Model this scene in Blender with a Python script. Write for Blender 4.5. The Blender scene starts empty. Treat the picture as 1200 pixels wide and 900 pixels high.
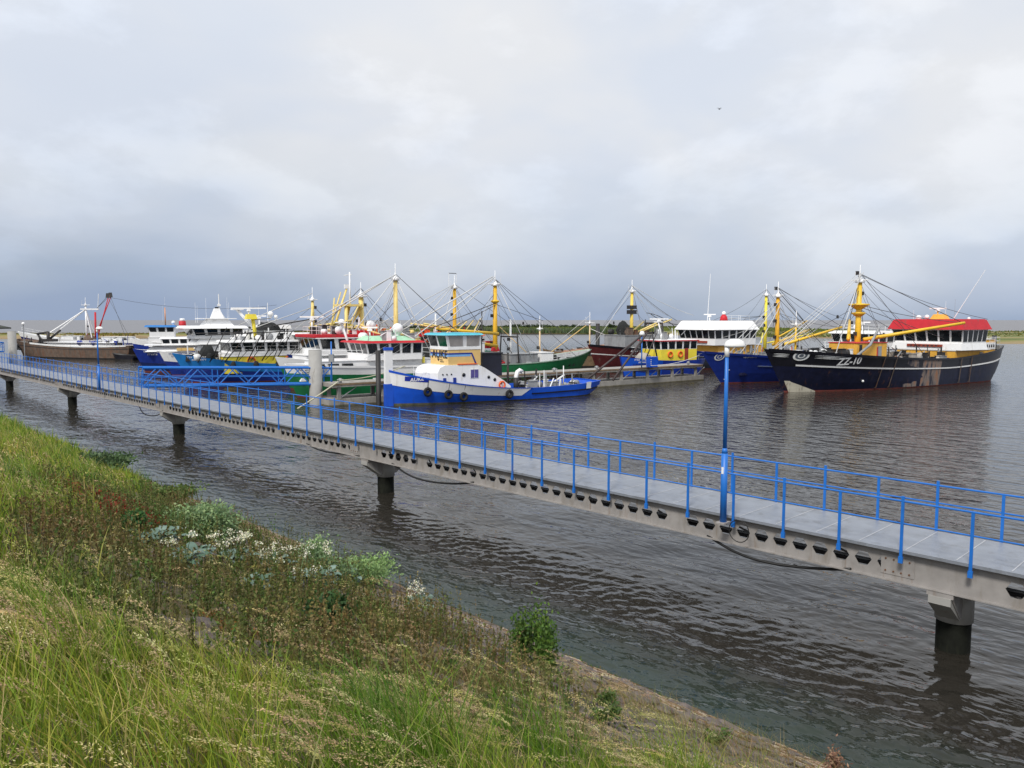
import bpy, bmesh, math, random
import numpy as np
from mathutils import Vector, Matrix, noise
R = math.radians; PI = math.pi
random.seed(7); RNG = np.random.default_rng(11)
scene = bpy.context.scene
col = scene.collection

# ------------------------------------------------------------------ camera, sky, sun, exposure
CAM_H = 7.3
cam_d = bpy.data.cameras.new('camera'); cam = bpy.data.objects.new('camera', cam_d); col.objects.link(cam)
cam_d.sensor_width = 36; cam_d.lens = 27; cam_d.clip_start = 0.05; cam_d.clip_end = 80000
cam.location = (0, 0, CAM_H); cam.rotation_euler = (R(90 - 4.764), 0, 0)
scene.camera = cam

SUN_EL, SUN_AZ = 48.0, 205.0          # high behind the photographer, veiled by cloud
world = bpy.data.worlds.new('World'); scene.world = world; world.use_nodes = True
nt = world.node_tree; N = nt.nodes; Lk = nt.links; N.clear()
def wn(t, **k):
    n = N.new(t)
    for a, b in k.items(): setattr(n, a, b)
    return n
out = wn('ShaderNodeOutputWorld'); bg = wn('ShaderNodeBackground'); bg.inputs['Strength'].default_value = 0.1
sky = wn('ShaderNodeTexSky', sky_type='NISHITA', sun_disc=False, sun_elevation=R(SUN_EL), sun_rotation=R(SUN_AZ), dust_density=2.5, air_density=1.0)
tc = wn('ShaderNodeTexCoord'); sep = wn('ShaderNodeSeparateXYZ'); Lk.new(tc.outputs['Generated'], sep.inputs[0])
# cloud deck brightness by elevation, broken up by soft noise
mp = wn('ShaderNodeMapping'); mp.inputs['Scale'].default_value = (1.1, 1.1, 2.6); mp.inputs['Location'].default_value = (3.1, 0.4, 0.2)
Lk.new(tc.outputs['Generated'], mp.inputs[0])
n1 = wn('ShaderNodeTexNoise'); n1.inputs['Scale'].default_value = 2.1; n1.inputs['Detail'].default_value = 5; n1.inputs['Roughness'].default_value = .46; n1.inputs['Distortion'].default_value = .25
n2 = wn('ShaderNodeTexNoise'); n2.inputs['Scale'].default_value = 6.5; n2.inputs['Detail'].default_value = 6; n2.inputs['Roughness'].default_value = .52; n2.inputs['Distortion'].default_value = .2
Lk.new(mp.outputs[0], n1.inputs['Vector']); Lk.new(mp.outputs[0], n2.inputs['Vector'])
def wmath(op, a, b=None, c=None):
    m = wn('ShaderNodeMath', operation=op)
    for i, v in enumerate((a, b, c)):
        if v is None: continue
        if isinstance(v, (int, float)): m.inputs[i].default_value = v
        else: Lk.new(v, m.inputs[i])
    return m.outputs[0]
z = wmath('MAXIMUM', sep.outputs['Z'], 0.0)
nn = wmath('ADD', wmath('MULTIPLY', wmath('SUBTRACT', n1.outputs[0], .5), 0.62), wmath('MULTIPLY', wmath('SUBTRACT', n2.outputs[0], .5), .17))
el = wmath('ADD', wmath('POWER', z, 0.8), wmath('MULTIPLY', nn, 0.46))
el = wmath('ADD', el, wmath('MULTIPLY', sep.outputs['X'], 0.05))
rmp = wn('ShaderNodeValToRGB'); Lk.new(el, rmp.inputs[0]); cr = rmp.color_ramp
cr.elements[0].position = 0.0; cr.elements[0].color = (.37, .44, .57, 1)
cr.elements[1].position = 1.0; cr.elements[1].color = (.92, .93, .97, 1)
for p_, c_ in ((.04, (.42, .49, .605)), (.08, (.50, .56, .665)), (.13, (.61, .655, .735)), (.19, (.71, .745, .80)), (.28, (.79, .81, .85)), (.45, (.86, .87, .89))):
    e = cr.elements.new(p_); e.color = (*c_, 1)
# bluer thin places and paler puffs in the cloud deck
mp3 = wn('ShaderNodeMapping'); mp3.inputs['Scale'].default_value = (1.0, 1.0, 1.9); mp3.inputs['Location'].default_value = (.35, 5.2, 1.1); Lk.new(tc.outputs['Generated'], mp3.inputs[0])
n3 = wn('ShaderNodeTexNoise'); n3.inputs['Scale'].default_value = 2.6; n3.inputs['Detail'].default_value = 4; n3.inputs['Roughness'].default_value = .45; n3.inputs['Distortion'].default_value = .3; Lk.new(mp3.outputs[0], n3.inputs['Vector'])
m3_ = wn('ShaderNodeMapRange', interpolation_type='SMOOTHSTEP'); m3_.inputs['From Min'].default_value = .40; m3_.inputs['From Max'].default_value = .62; Lk.new(n3.outputs[0], m3_.inputs[0])
tint = wn('ShaderNodeMix', data_type='RGBA'); tint.inputs['A'].default_value = (.915, .965, 1.045, 1); tint.inputs['B'].default_value = (1.045, 1.045, 1.045, 1); Lk.new(m3_.outputs[0], tint.inputs['Factor'])
n4 = wn('ShaderNodeTexNoise'); n4.inputs['Scale'].default_value = 5.2; n4.inputs['Detail'].default_value = 9; n4.inputs['Roughness'].default_value = .56; n4.inputs['Distortion'].default_value = .15; Lk.new(mp3.outputs[0], n4.inputs['Vector'])
m4_ = wn('ShaderNodeMapRange', interpolation_type='SMOOTHSTEP'); m4_.inputs['From Min'].default_value = .50; m4_.inputs['From Max'].default_value = .66; m4_.inputs['To Min'].default_value = .975; m4_.inputs['To Max'].default_value = 1.075; Lk.new(n4.outputs[0], m4_.inputs[0])
tm = wn('ShaderNodeVectorMath', operation='MULTIPLY'); Lk.new(rmp.outputs[0], tm.inputs[0]); Lk.new(tint.outputs['Result'], tm.inputs[1])
tm2 = wn('ShaderNodeVectorMath', operation='SCALE'); Lk.new(tm.outputs[0], tm2.inputs[0]); Lk.new(m4_.outputs[0], tm2.inputs['Scale'])
sc_ = wn('ShaderNodeVectorMath', operation='SCALE'); Lk.new(tm2.outputs[0], sc_.inputs[0]); sc_.inputs['Scale'].default_value = 10.0
mx = wn('ShaderNodeMix', data_type='RGBA'); mx.inputs['Factor'].default_value = 0.93
Lk.new(sky.outputs[0], mx.inputs['A']); Lk.new(sc_.outputs[0], mx.inputs['B'])
Lk.new(mx.outputs['Result'], bg.inputs['Color']); Lk.new(bg.outputs[0], out.inputs[0])

sd = bpy.data.lights.new('sun', 'SUN'); sun = bpy.data.objects.new('sun', sd); col.objects.link(sun)
sd.energy = 3.0; sd.angle = R(12); sd.color = (1.0, .955, .88)
az = R(SUN_AZ); sdir = Vector((math.sin(az) * math.cos(R(SUN_EL)), math.cos(az) * math.cos(R(SUN_EL)), math.sin(R(SUN_EL))))
sun.rotation_euler = sdir.to_track_quat('Z', 'Y').to_euler()
vs = scene.view_settings; vs.view_transform = 'Standard'; vs.look = 'None'; vs.gamma = 1; vs.exposure = 0; vs.use_curve_mapping = False
scene.cycles.max_bounces = 6; scene.cycles.diffuse_bounces = 3; scene.cycles.glossy_bounces = 3; scene.cycles.transparent_max_bounces = 8

# ------------------------------------------------------------------ materials
MATS = {}
def paint(name, rgb, rough=.45, var=.12, rust=0.0, rustcol=(.16, .065, .025), dirt=0.0, dirtcol=(.12, .10, .08), scale=1.0, bump=0.0, metal=0.0, spec=.5):
    if name in MATS: return MATS[name]
    m = bpy.data.materials.new(name); m.use_nodes = True; t = m.node_tree; b = t.nodes['Principled BSDF']
    b.inputs['Roughness'].default_value = rough; b.inputs['Metallic'].default_value = metal
    b.inputs['Specular IOR Level'].default_value = spec
    tcn = t.nodes.new('ShaderNodeTexCoord')
    n = t.nodes.new('ShaderNodeTexNoise'); n.inputs['Scale'].default_value = 1.7 * scale; n.inputs['Detail'].default_value = 6
    t.links.new(tcn.outputs['Object'], n.inputs['Vector'])
    mr = t.nodes.new('ShaderNodeMapRange'); mr.inputs['From Min'].default_value = .3; mr.inputs['From Max'].default_value = .7
    mr.inputs['To Min'].default_value = 1 - var; mr.inputs['To Max'].default_value = 1 + var
    t.links.new(n.outputs[0], mr.inputs[0])
    hs = t.nodes.new('ShaderNodeVectorMath'); hs.operation = 'SCALE'; hs.inputs[0].default_value = rgb
    t.links.new(mr.outputs[0], hs.inputs['Scale']); cur = hs.outputs[0]
    def layer(amount, colr, sc, seed):
        nonlocal cur
        mpn = t.nodes.new('ShaderNodeMapping'); mpn.inputs['Scale'].default_value = sc; mpn.inputs['Location'].default_value = (seed, seed * .7, seed * .3)
        t.links.new(tcn.outputs['Object'], mpn.inputs[0])
        q = t.nodes.new('ShaderNodeTexNoise'); q.inputs['Scale'].default_value = 1.0; q.inputs['Detail'].default_value = 7; q.inputs['Roughness'].default_value = .65
        t.links.new(mpn.outputs[0], q.inputs['Vector'])
        r = t.nodes.new('ShaderNodeMapRange'); r.inputs['From Min'].default_value = .66 - .3 * amount; r.inputs['From Max'].default_value = .82 - .3 * amount
        t.links.new(q.outputs[0], r.inputs[0])
        mxn = t.nodes.new('ShaderNodeMix'); mxn.data_type = 'RGBA'; t.links.new(r.outputs[0], mxn.inputs['Factor'])
        t.links.new(cur, mxn.inputs['A']); mxn.inputs['B'].default_value = (*colr, 1); cur = mxn.outputs['Result']
    if dirt: layer(dirt, dirtcol, (1.6 * scale, 1.6 * scale, .35 * scale), 5.3)
    if rust: layer(rust, rustcol, (2.6 * scale, 2.6 * scale, .3 * scale), 1.7)
    t.links.new(cur, b.inputs['Base Color'])
    if bump:
        n3 = t.nodes.new('ShaderNodeTexNoise'); n3.inputs['Scale'].default_value = 14 * scale; n3.inputs['Detail'].default_value = 5
        t.links.new(tcn.outputs['Object'], n3.inputs['Vector'])
        bp = t.nodes.new('ShaderNodeBump'); bp.inputs['Strength'].default_value = bump; bp.inputs['Distance'].default_value = .02
        t.links.new(n3.outputs[0], bp.inputs['Height']); t.links.new(bp.outputs[0], b.inputs['Normal'])
    MATS[name] = m; return m

WHITE = paint('white_paint', (.78, .79, .79), .4, .06, rust=.24, rustcol=(.38, .22, .12), dirt=.36, dirtcol=(.47, .45, .40))
WHITE2 = paint('clean_white_paint', (.84, .84, .84), .4, .03, dirt=.24, dirtcol=(.58, .56, .52), rust=.05, rustcol=(.42, .28, .18))
YELLOW = paint('mast_yellow_paint', (.80, .50, .035), .45, .1, rust=.2)
PALEYEL = paint('pale_yellow_paint', (.78, .60, .20), .45, .08, rust=.3, rustcol=(.3, .12, .04))
LEMON = paint('lemon_paint', (.82, .68, .06), .45, .08, rust=.12)
OCHRE = paint('ochre_paint', (.74, .40, .055), .45, .08, rust=.2)
CREAM = paint('cream_paint', (.74, .50, .19), .45, .06, rust=.12)
RED = paint('signal_red_paint', (.50, .010, .020), .6, .1, dirt=.15)
DKRED = paint('dark_red_paint', (.085, .014, .016), .45, .2, rust=.2, dirt=.2)
NAVY = paint('navy_paint', (.008, .010, .030), .45, .3, dirt=.22, dirtcol=(.035, .032, .04), rust=.18, spec=.35)
BLACKP = paint('black_paint', (.008, .008, .014), .4, .3, dirt=.2, dirtcol=(.04, .035, .03))
BLUE = paint('deep_blue_paint', (.012, .035, .26), .35, .15, dirt=.2, dirtcol=(.02, .03, .09))
AUKEBLUE = paint('royal_blue_paint', (.008, .085, .56), .35, .1, dirt=.12, dirtcol=(.03, .06, .2))
SKYBLUE = paint('light_blue_paint', (.015, .20, .56), .4, .1, dirt=.15, dirtcol=(.03, .1, .25), rust=.1)
TURQ = paint('turquoise_paint', (.10, .50, .62), .5, .1)
GREEN = paint('green_paint', (.012, .16, .055), .4, .15, dirt=.22, dirtcol=(.03, .08, .045), rust=.1)
MINT = paint('mint_paint', (.35, .62, .42), .5, .1)
GREY = paint('grey_paint', (.27, .28, .29), .5, .15, rust=.2, dirt=.2)
DECKGREY = paint('deck_grey', (.16, .165, .165), .7, .2, rust=.3, dirt=.3)
DARK = paint('dark_steel', (.025, .024, .025), .6, .3, rust=.2)
WIRE = paint('wire_rope', (.075, .075, .08), .6, .2)
WIREW = paint('white_rope', (.60, .60, .59), .6, .1)
GLASS = paint('window_glass', (.012, .015, .018), .08, .3)
GLASSL = paint('curtained_glass', (.34, .32, .31), .15, .12)
GLASSG = paint('green_tinted_glass', (.012, .09, .05), .1, .3)
PURP = paint('violet_curtain_glass', (.09, .075, .26), .25, .2)
TYRE = paint('tyre_rubber', (.012, .012, .013), .85, .3)
ORANGE = paint('life_ring_orange', (.80, .12, .02), .5, .05)
NET = paint('black_netting', (.018, .02, .02), .95, .5, scale=4, bump=.8)
GNET = paint('green_netting', (.03, .13, .085), .95, .5, scale=4, bump=.8)
WOOD = paint('weathered_planks', (.22, .15, .09), .8, .25, dirt=.3)
RUSTY = paint('rusty_brown_steel', (.115, .082, .062), .75, .3, rust=.55, rustcol=(.14, .06, .03), dirt=.35, dirtcol=(.05, .045, .04), bump=.4)
CONC = paint('pontoon_concrete', (.30, .285, .26), .85, .15, dirt=.35, dirtcol=(.13, .12, .10), rust=.1, bump=.3)
WETC = paint('wet_pontoon_foot', (.13, .115, .075), .6, .3, dirt=.4, dirtcol=(.05, .055, .03))
PILE = paint('pile_coating', (.33, .325, .31), .7, .08, dirt=.15, rust=.06)
RAILB = paint('railing_blue_paint', (.014, .15, .54), .42, .08, rust=.06, dirt=.1, dirtcol=(.03, .1, .3), scale=3)
GIRD = paint('galvanised_girder', (.285, .27, .26), .65, .14, rust=.24, rustcol=(.19, .13, .09), dirt=.45, dirtcol=(.22, .20, .18), scale=2)
GRATE = paint('walkway_grating', (.21, .23, .265), .42, .12, dirt=.42, dirtcol=(.15, .16, .175), scale=1.4, bump=.4)
JOINT = paint('grating_joint', (.42, .43, .45), .6, .1)
WETPILE = paint('wet_algae_pile', (.006, .007, .005), .8, .4, dirt=.3, dirtcol=(.016, .018, .010), scale=4, bump=.6, spec=.15)
HOSE = paint('black_hose', (.008, .008, .008), .5, .2)
BOOT = paint('antifouling_red', (.20, .045, .035), .6, .2, dirt=.4, dirtcol=(.10, .07, .05))
WEEDY = paint('weedy_boot_top', (.10, .095, .06), .7, .3, dirt=.4, dirtcol=(.04, .05, .03))
BULBC = paint('ivory_underwater_paint', (.60, .56, .45), .6, .1, rust=.25, dirt=.25)
TARP = paint('canvas_cover', (.40, .37, .33), .85, .12, dirt=.2)
LAMPW = paint('lamp_shade_white', (.80, .80, .78), .4, .04)
BOARD = paint('varnished_board', (.30, .045, .02), .5, .15)

# ------------------------------------------------------------------ helpers
def tag(o, label=None, cat=None, group=None, kind=None):
    if label: o['label'] = label
    if cat: o['category'] = cat
    if group: o['group'] = group
    if kind: o['kind'] = kind
    return o
def empty(name, loc=(0, 0, 0), rz=0, label=None, cat=None, group=None):
    o = bpy.data.objects.new(name, None); col.objects.link(o); o.location = loc; o.rotation_euler = (0, 0, rz); o.empty_display_size = .2
    return tag(o, label, cat, group)

class MB:
    def __init__(s): s.v = []; s.f = []; s.m = []; s.mats = []; s.sm = []
    def mi(s, m):
        if m not in s.mats: s.mats.append(m)
        return s.mats.index(m)
    def add(s, vs, fs, m, smooth=False):
        b = len(s.v); s.v += [tuple(p) for p in vs]; k = s.mi(m)
        for f in fs: s.f.append([i + b for i in f]); s.m.append(k); s.sm.append(smooth)
        return s
    def box(s, x0, x1, y0, y1, z0, z1, m, tx=0, ty=0, sx=0):
        """box; tx,ty pull the top in, sx shifts the top along x"""
        v = [(x0, y0, z0), (x1, y0, z0), (x1, y1, z0), (x0, y1, z0), (x0 + tx + sx, y0 + ty, z1), (x1 - tx + sx, y0 + ty, z1), (x1 - tx + sx, y1 - ty, z1), (x0 + tx + sx, y1 - ty, z1)]
        return s.add(v, [(3, 2, 1, 0), (4, 5, 6, 7), (0, 1, 5, 4), (1, 2, 6, 5), (2, 3, 7, 6), (3, 0, 4, 7)], m)
    def tube(s, p, q, r, m, n=6, r2=None, cap=True):
        p = Vector(p); q = Vector(q); r2 = r if r2 is None else r2; d = (q - p)
        if d.length < 1e-6: return s
        d.normalize(); a = d.orthogonal().normalized(); b = d.cross(a)
        v = []
        for (c, rr) in ((p, r), (q, r2)):
            for i in range(n):
                t = 2 * PI * i / n; v.append(c + a * math.cos(t) * rr + b * math.sin(t) * rr)
        f = [(i, (i + 1) % n, n + (i + 1) % n, n + i) for i in range(n)]
        if cap: f += [tuple(range(n))[::-1], tuple(range(n, 2 * n))]
        return s.add(v, f, m, n > 6)
    def path(s, pts, r, m, n=5):
        pts = [Vector(p) for p in pts]; v = []; k = len(pts)
        for i, c in enumerate(pts):
            d = (pts[min(i + 1, k - 1)] - pts[max(i - 1, 0)]).normalized()
            a = d.cross(Vector((0, 0, 1)))
            a = a.normalized() if a.length > 1e-4 else d.orthogonal().normalized()
            b = a.cross(d)
            for j in range(n):
                t = 2 * PI * j / n; v.append(c + a * math.cos(t) * r + b * math.sin(t) * r)
        f = [(i * n + j, i * n + (j + 1) % n, (i + 1) * n + (j + 1) % n, (i + 1) * n + j) for i in range(k - 1) for j in range(n)]
        f += [tuple(range(n))[::-1], tuple(range((k - 1) * n, k * n))]
        return s.add(v, f, m, True)
    def lathe(s, c, prof, m, n=14, axis='z'):
        v = []
        for (r, h) in prof:
            for i in range(n):
                t = 2 * PI * i / n; a, b = r * math.cos(t), r * math.sin(t)
                v.append((c[0] + a, c[1] + b, c[2] + h) if axis == 'z' else ((c[0] + h, c[1] + a, c[2] + b) if axis == 'x' else (c[0] + a, c[1] + h, c[2] + b)))
        k = len(prof)
        f = [(i * n + j, i * n + (j + 1) % n, (i + 1) * n + (j + 1) % n, (i + 1) * n + j) for i in range(k - 1) for j in range(n)]
        if prof[0][0] > 1e-4: f.append(tuple(range(n))[::-1])
        if prof[-1][0] > 1e-4: f.append(tuple(range((k - 1) * n, k * n)))
        return s.add(v, f, m, True)
    def sphere(s, c, r, m, n=12, sq=1.0):
        return s.lathe(c, [(max(1e-4, r * math.sin(PI * i / 8)), -r * sq * math.cos(PI * i / 8)) for i in range(9)], m, n)
    def torus(s, c, R_, r, m, axis='y', n=16, k=7):
        v = []
        for i in range(n):
            t = 2 * PI * i / n
            for j in range(k):
                q = 2 * PI * j / k; rr = R_ + r * math.cos(q); h = r * math.sin(q)
                a, b = rr * math.cos(t), rr * math.sin(t)
                v.append({'y': (c[0] + a, c[1] + h, c[2] + b), 'x': (c[0] + h, c[1] + a, c[2] + b), 'z': (c[0] + a, c[1] + b, c[2] + h)}[axis])
        f = [(i * k + j, i * k + (j + 1) % k, ((i + 1) % n) * k + (j + 1) % k, ((i + 1) % n) * k + j) for i in range(n) for j in range(k)]
        return s.add(v, f, m, True)
    def prism(s, poly, h0, h1, m, axis='y'):
        """poly in the two other axes, extruded along axis"""
        n = len(poly)
        def P(a, b, h): return {'y': (a, h, b), 'x': (h, a, b), 'z': (a, b, h)}[axis]
        v = [P(a, b, h0) for a, b in poly] + [P(a, b, h1) for a, b in poly]
        f = [tuple(range(n)), tuple(range(n, 2 * n))[::-1]] + [(i, n + i, n + (i + 1) % n, (i + 1) % n) for i in range(n)]
        return s.add(v, f, m)
    def build(s, name, parent=None, loc=None, fixn=True):
        me = bpy.data.meshes.new(name); me.from_pydata(s.v, [], s.f)
        for m in s.mats: me.materials.append(m)
        me.polygons.foreach_set('material_index', s.m); me.polygons.foreach_set('use_smooth', s.sm)
        if fixn:
            bm = bmesh.new(); bm.from_mesh(me); bmesh.ops.recalc_face_normals(bm, faces=bm.faces); bm.to_mesh(me); bm.free()
        me.update()
        o = bpy.data.objects.new(name, me); col.objects.link(o)
        if parent: o.parent = parent
        if loc: o.location = loc
        return o

def text_verts(s, size, thick=0.0, bold=0.0):
    cu = bpy.data.curves.new('t', 'FONT'); cu.body = s; cu.size = size; cu.offset = bold; cu.align_x = 'CENTER'; cu.align_y = 'CENTER'; cu.resolution_u = 3
    o = bpy.data.objects.new('t', cu); col.objects.link(o)
    dg = bpy.context.evaluated_depsgraph_get(); me = bpy.data.meshes.new_from_object(o.evaluated_get(dg))
    v = [tuple(p.co) for p in me.vertices]; f = [list(p.vertices) for p in me.polygons]
    bpy.data.objects.remove(o); bpy.data.curves.remove(cu); bpy.data.meshes.remove(me)
    return v, f

# frame of the shore: local X = across (v, away from the dike), local Y = along the shore (u, to the left)
FR = math.atan2(.695, .719); NV = Vector((math.cos(FR), math.sin(FR), 0)); NU = Vector((-math.sin(FR), math.cos(FR), 0))
def uv(v_, u_, z_=0): return NV * v_ + NU * u_ + Vector((0, 0, z_))

# ------------------------------------------------------------------ the setting: water, bank, marsh
def node_mat(name):
    m = bpy.data.materials.new(name); m.use_nodes = True; t = m.node_tree
    def nd(ty, **k):
        n = t.nodes.new(ty)
        for a, b in k.items():
            if a.startswith('i_'): n.inputs[a[2:].replace('_', ' ')].default_value = b
            else: setattr(n, a, b)
        return n
    return m, t, nd, t.nodes['Principled BSDF']
def water_mat():
    m, t, nd, b = node_mat('harbour_water'); L = t.links.new
    tcn = nd('ShaderNodeTexCoord')
    b.inputs['Roughness'].default_value = .04; b.inputs['IOR'].default_value = 1.333
    sepn = nd('ShaderNodeSeparateXYZ'); L(tcn.outputs['Object'], sepn.inputs[0])
    # silty water, greener over the shallow weed-covered foot of the bank
    ns = nd('ShaderNodeTexNoise', i_Scale=1.3, i_Detail=5.0); L(tcn.outputs['Object'], ns.inputs['Vector'])
    ad = nd('ShaderNodeMath', operation='MULTIPLY_ADD'); L(ns.outputs[0], ad.inputs[0]); ad.inputs[1].default_value = 1.8; L(sepn.outputs['X'], ad.inputs[2])
    mr = nd('ShaderNodeMapRange'); mr.inputs['From Min'].default_value = 13.0; mr.inputs['From Max'].default_value = 15.6; L(ad.outputs[0], mr.inputs[0])
    big = nd('ShaderNodeTexNoise', i_Scale=.02, i_Detail=3.0); L(tcn.outputs['Object'], big.inputs['Vector'])
    deep = nd('ShaderNodeMix', data_type='RGBA'); L(big.outputs[0], deep.inputs['Factor']); deep.inputs['A'].default_value = (.018, .016, .013, 1); deep.inputs['B'].default_value = (.034, .031, .026, 1)
    mxn = nd('ShaderNodeMix', data_type='RGBA'); L(mr.outputs[0], mxn.inputs['Factor']); mxn.inputs['A'].default_value = (.022, .036, .026, 1); L(deep.outputs['Result'], mxn.inputs['B'])
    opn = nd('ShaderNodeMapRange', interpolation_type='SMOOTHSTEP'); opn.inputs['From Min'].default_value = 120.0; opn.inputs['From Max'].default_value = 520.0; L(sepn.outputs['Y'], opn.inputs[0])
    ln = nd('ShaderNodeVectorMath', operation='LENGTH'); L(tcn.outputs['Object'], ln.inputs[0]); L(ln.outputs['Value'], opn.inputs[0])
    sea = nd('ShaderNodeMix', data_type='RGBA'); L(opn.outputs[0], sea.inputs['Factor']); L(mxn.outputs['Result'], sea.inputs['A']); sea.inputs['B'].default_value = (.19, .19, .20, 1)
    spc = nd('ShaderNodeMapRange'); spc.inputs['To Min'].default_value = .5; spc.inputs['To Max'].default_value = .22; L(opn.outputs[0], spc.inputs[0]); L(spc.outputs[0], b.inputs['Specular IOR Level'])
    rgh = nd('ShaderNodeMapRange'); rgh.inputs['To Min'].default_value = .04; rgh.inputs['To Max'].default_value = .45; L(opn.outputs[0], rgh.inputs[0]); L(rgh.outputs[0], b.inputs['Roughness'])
    L(sea.outputs['Result'], b.inputs['Base Color'])
    # wind ruffles the strip between the dike and the walkway more than the harbour behind
    ruf = nd('ShaderNodeMapRange', interpolation_type='SMOOTHSTEP'); ruf.inputs['From Min'].default_value = 24.0; ruf.inputs['From Max'].default_value = 33; ruf.inputs['To Min'].default_value = .30; ruf.inputs['To Max'].default_value = .46
    L(ad.outputs[0], ruf.inputs[0])
    prev = None
    for sc, rot, dist, strn, det in (((.16, .10, 1), 20, .5, .3, 2), ((1.25, .50, 1), -14, .34, 1.0, 2), ((3.2, 1.3, 1), 10, .12, 1.0, 2), ((9, 5.0, 1), -25, .025, .8, 2)):
        mpn = nd('ShaderNodeMapping'); mpn.inputs['Scale'].default_value = sc; mpn.inputs['Rotation'].default_value = (0, 0, R(rot)); L(tcn.outputs['Object'], mpn.inputs[0])
        q = nd('ShaderNodeTexNoise', i_Scale=1.0, i_Detail=float(det), i_Roughness=.5, i_Distortion=.5); L(mpn.outputs[0], q.inputs['Vector'])
        bp = nd('ShaderNodeBump', i_Strength=strn, i_Distance=dist); L(q.outputs[0], bp.inputs['Height'])
        ms = nd('ShaderNodeMath', operation='MULTIPLY'); ms.inputs[0].default_value = strn; L(ruf.outputs[0], ms.inputs[1]); L(ms.outputs[0], bp.inputs['Strength'])
        if prev: L(prev.outputs[0], bp.inputs['Normal'])
        prev = bp
    L(prev.outputs[0], b.inputs['Normal'])
    return m
# real ripples on the strip of water nearest the dike, flat sheet with fine bump beyond
WV = np.concatenate([np.arange(11.4, 20, .058), np.arange(20, 34.01, .14)]); WU = np.concatenate([np.arange(-6, 14, .055), np.arange(14, 28, .09), np.arange(28, 70.01, .2)])
GV, GU = np.meshgrid(WV, WU, indexing='ij'); rw = np.random.default_rng(5)
def waves(n, l0, l1, slope, main, spread):
    h = np.zeros_like(GV)
    for _ in range(n):
        lam = math.exp(rw.uniform(math.log(l0), math.log(l1))); a = main + rw.normal() * spread; k = 2 * PI / lam
        ph = k * (GV * math.cos(a) + GU * math.sin(a)) + rw.uniform(0, 2 * PI) + .8 * np.sin(.45 * GU * math.cos(a) - .5 * GV * math.sin(a) + rw.uniform(0, 6))
        h += (slope * math.sqrt(2.0 / n) / k) * (np.sin(ph) + .22 * np.cos(2 * ph))
    return h
MAINW = R(62)
band = np.exp(-((GV - 14.9) / 1.9) ** 2) * np.clip((46 - GU) / 14, .25, 1)
patchy = np.clip(.75 + .35 * np.sin(GV * .9 + GU * .37 + 1.3 * np.sin(GU * .23)) + .25 * np.sin(GU * .61 - GV * .5), .35, 1.4)
HW = waves(38, .20, .62, 1.0, MAINW, .55) * (.055 + .135 * band) * patchy + waves(12, .14, .22, 1.0, MAINW, .8) * (.03 + .05 * band) * patchy * (GU < 30) + waves(6, 2.0, 4.5, 1.0, MAINW, .3) * .018
edge_ = np.clip((34 - GV) / 4, 0, 1) * np.clip((GU + 6) / 2, 0, 1) * np.clip((70 - GU) / 15, 0, 1)
HW *= edge_
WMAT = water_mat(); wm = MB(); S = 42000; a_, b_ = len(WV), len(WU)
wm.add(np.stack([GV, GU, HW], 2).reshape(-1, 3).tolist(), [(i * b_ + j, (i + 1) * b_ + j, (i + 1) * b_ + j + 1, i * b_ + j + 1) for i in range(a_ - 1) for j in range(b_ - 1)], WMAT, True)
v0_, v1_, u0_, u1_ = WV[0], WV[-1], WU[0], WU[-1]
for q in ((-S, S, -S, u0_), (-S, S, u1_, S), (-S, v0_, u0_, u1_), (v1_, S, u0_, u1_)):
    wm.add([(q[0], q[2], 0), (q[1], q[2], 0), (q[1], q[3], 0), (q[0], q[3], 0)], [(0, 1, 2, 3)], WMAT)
water = wm.build('water', fixn=False); water.rotation_euler = (0, 0, FR); tag(water, kind='structure')

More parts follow.
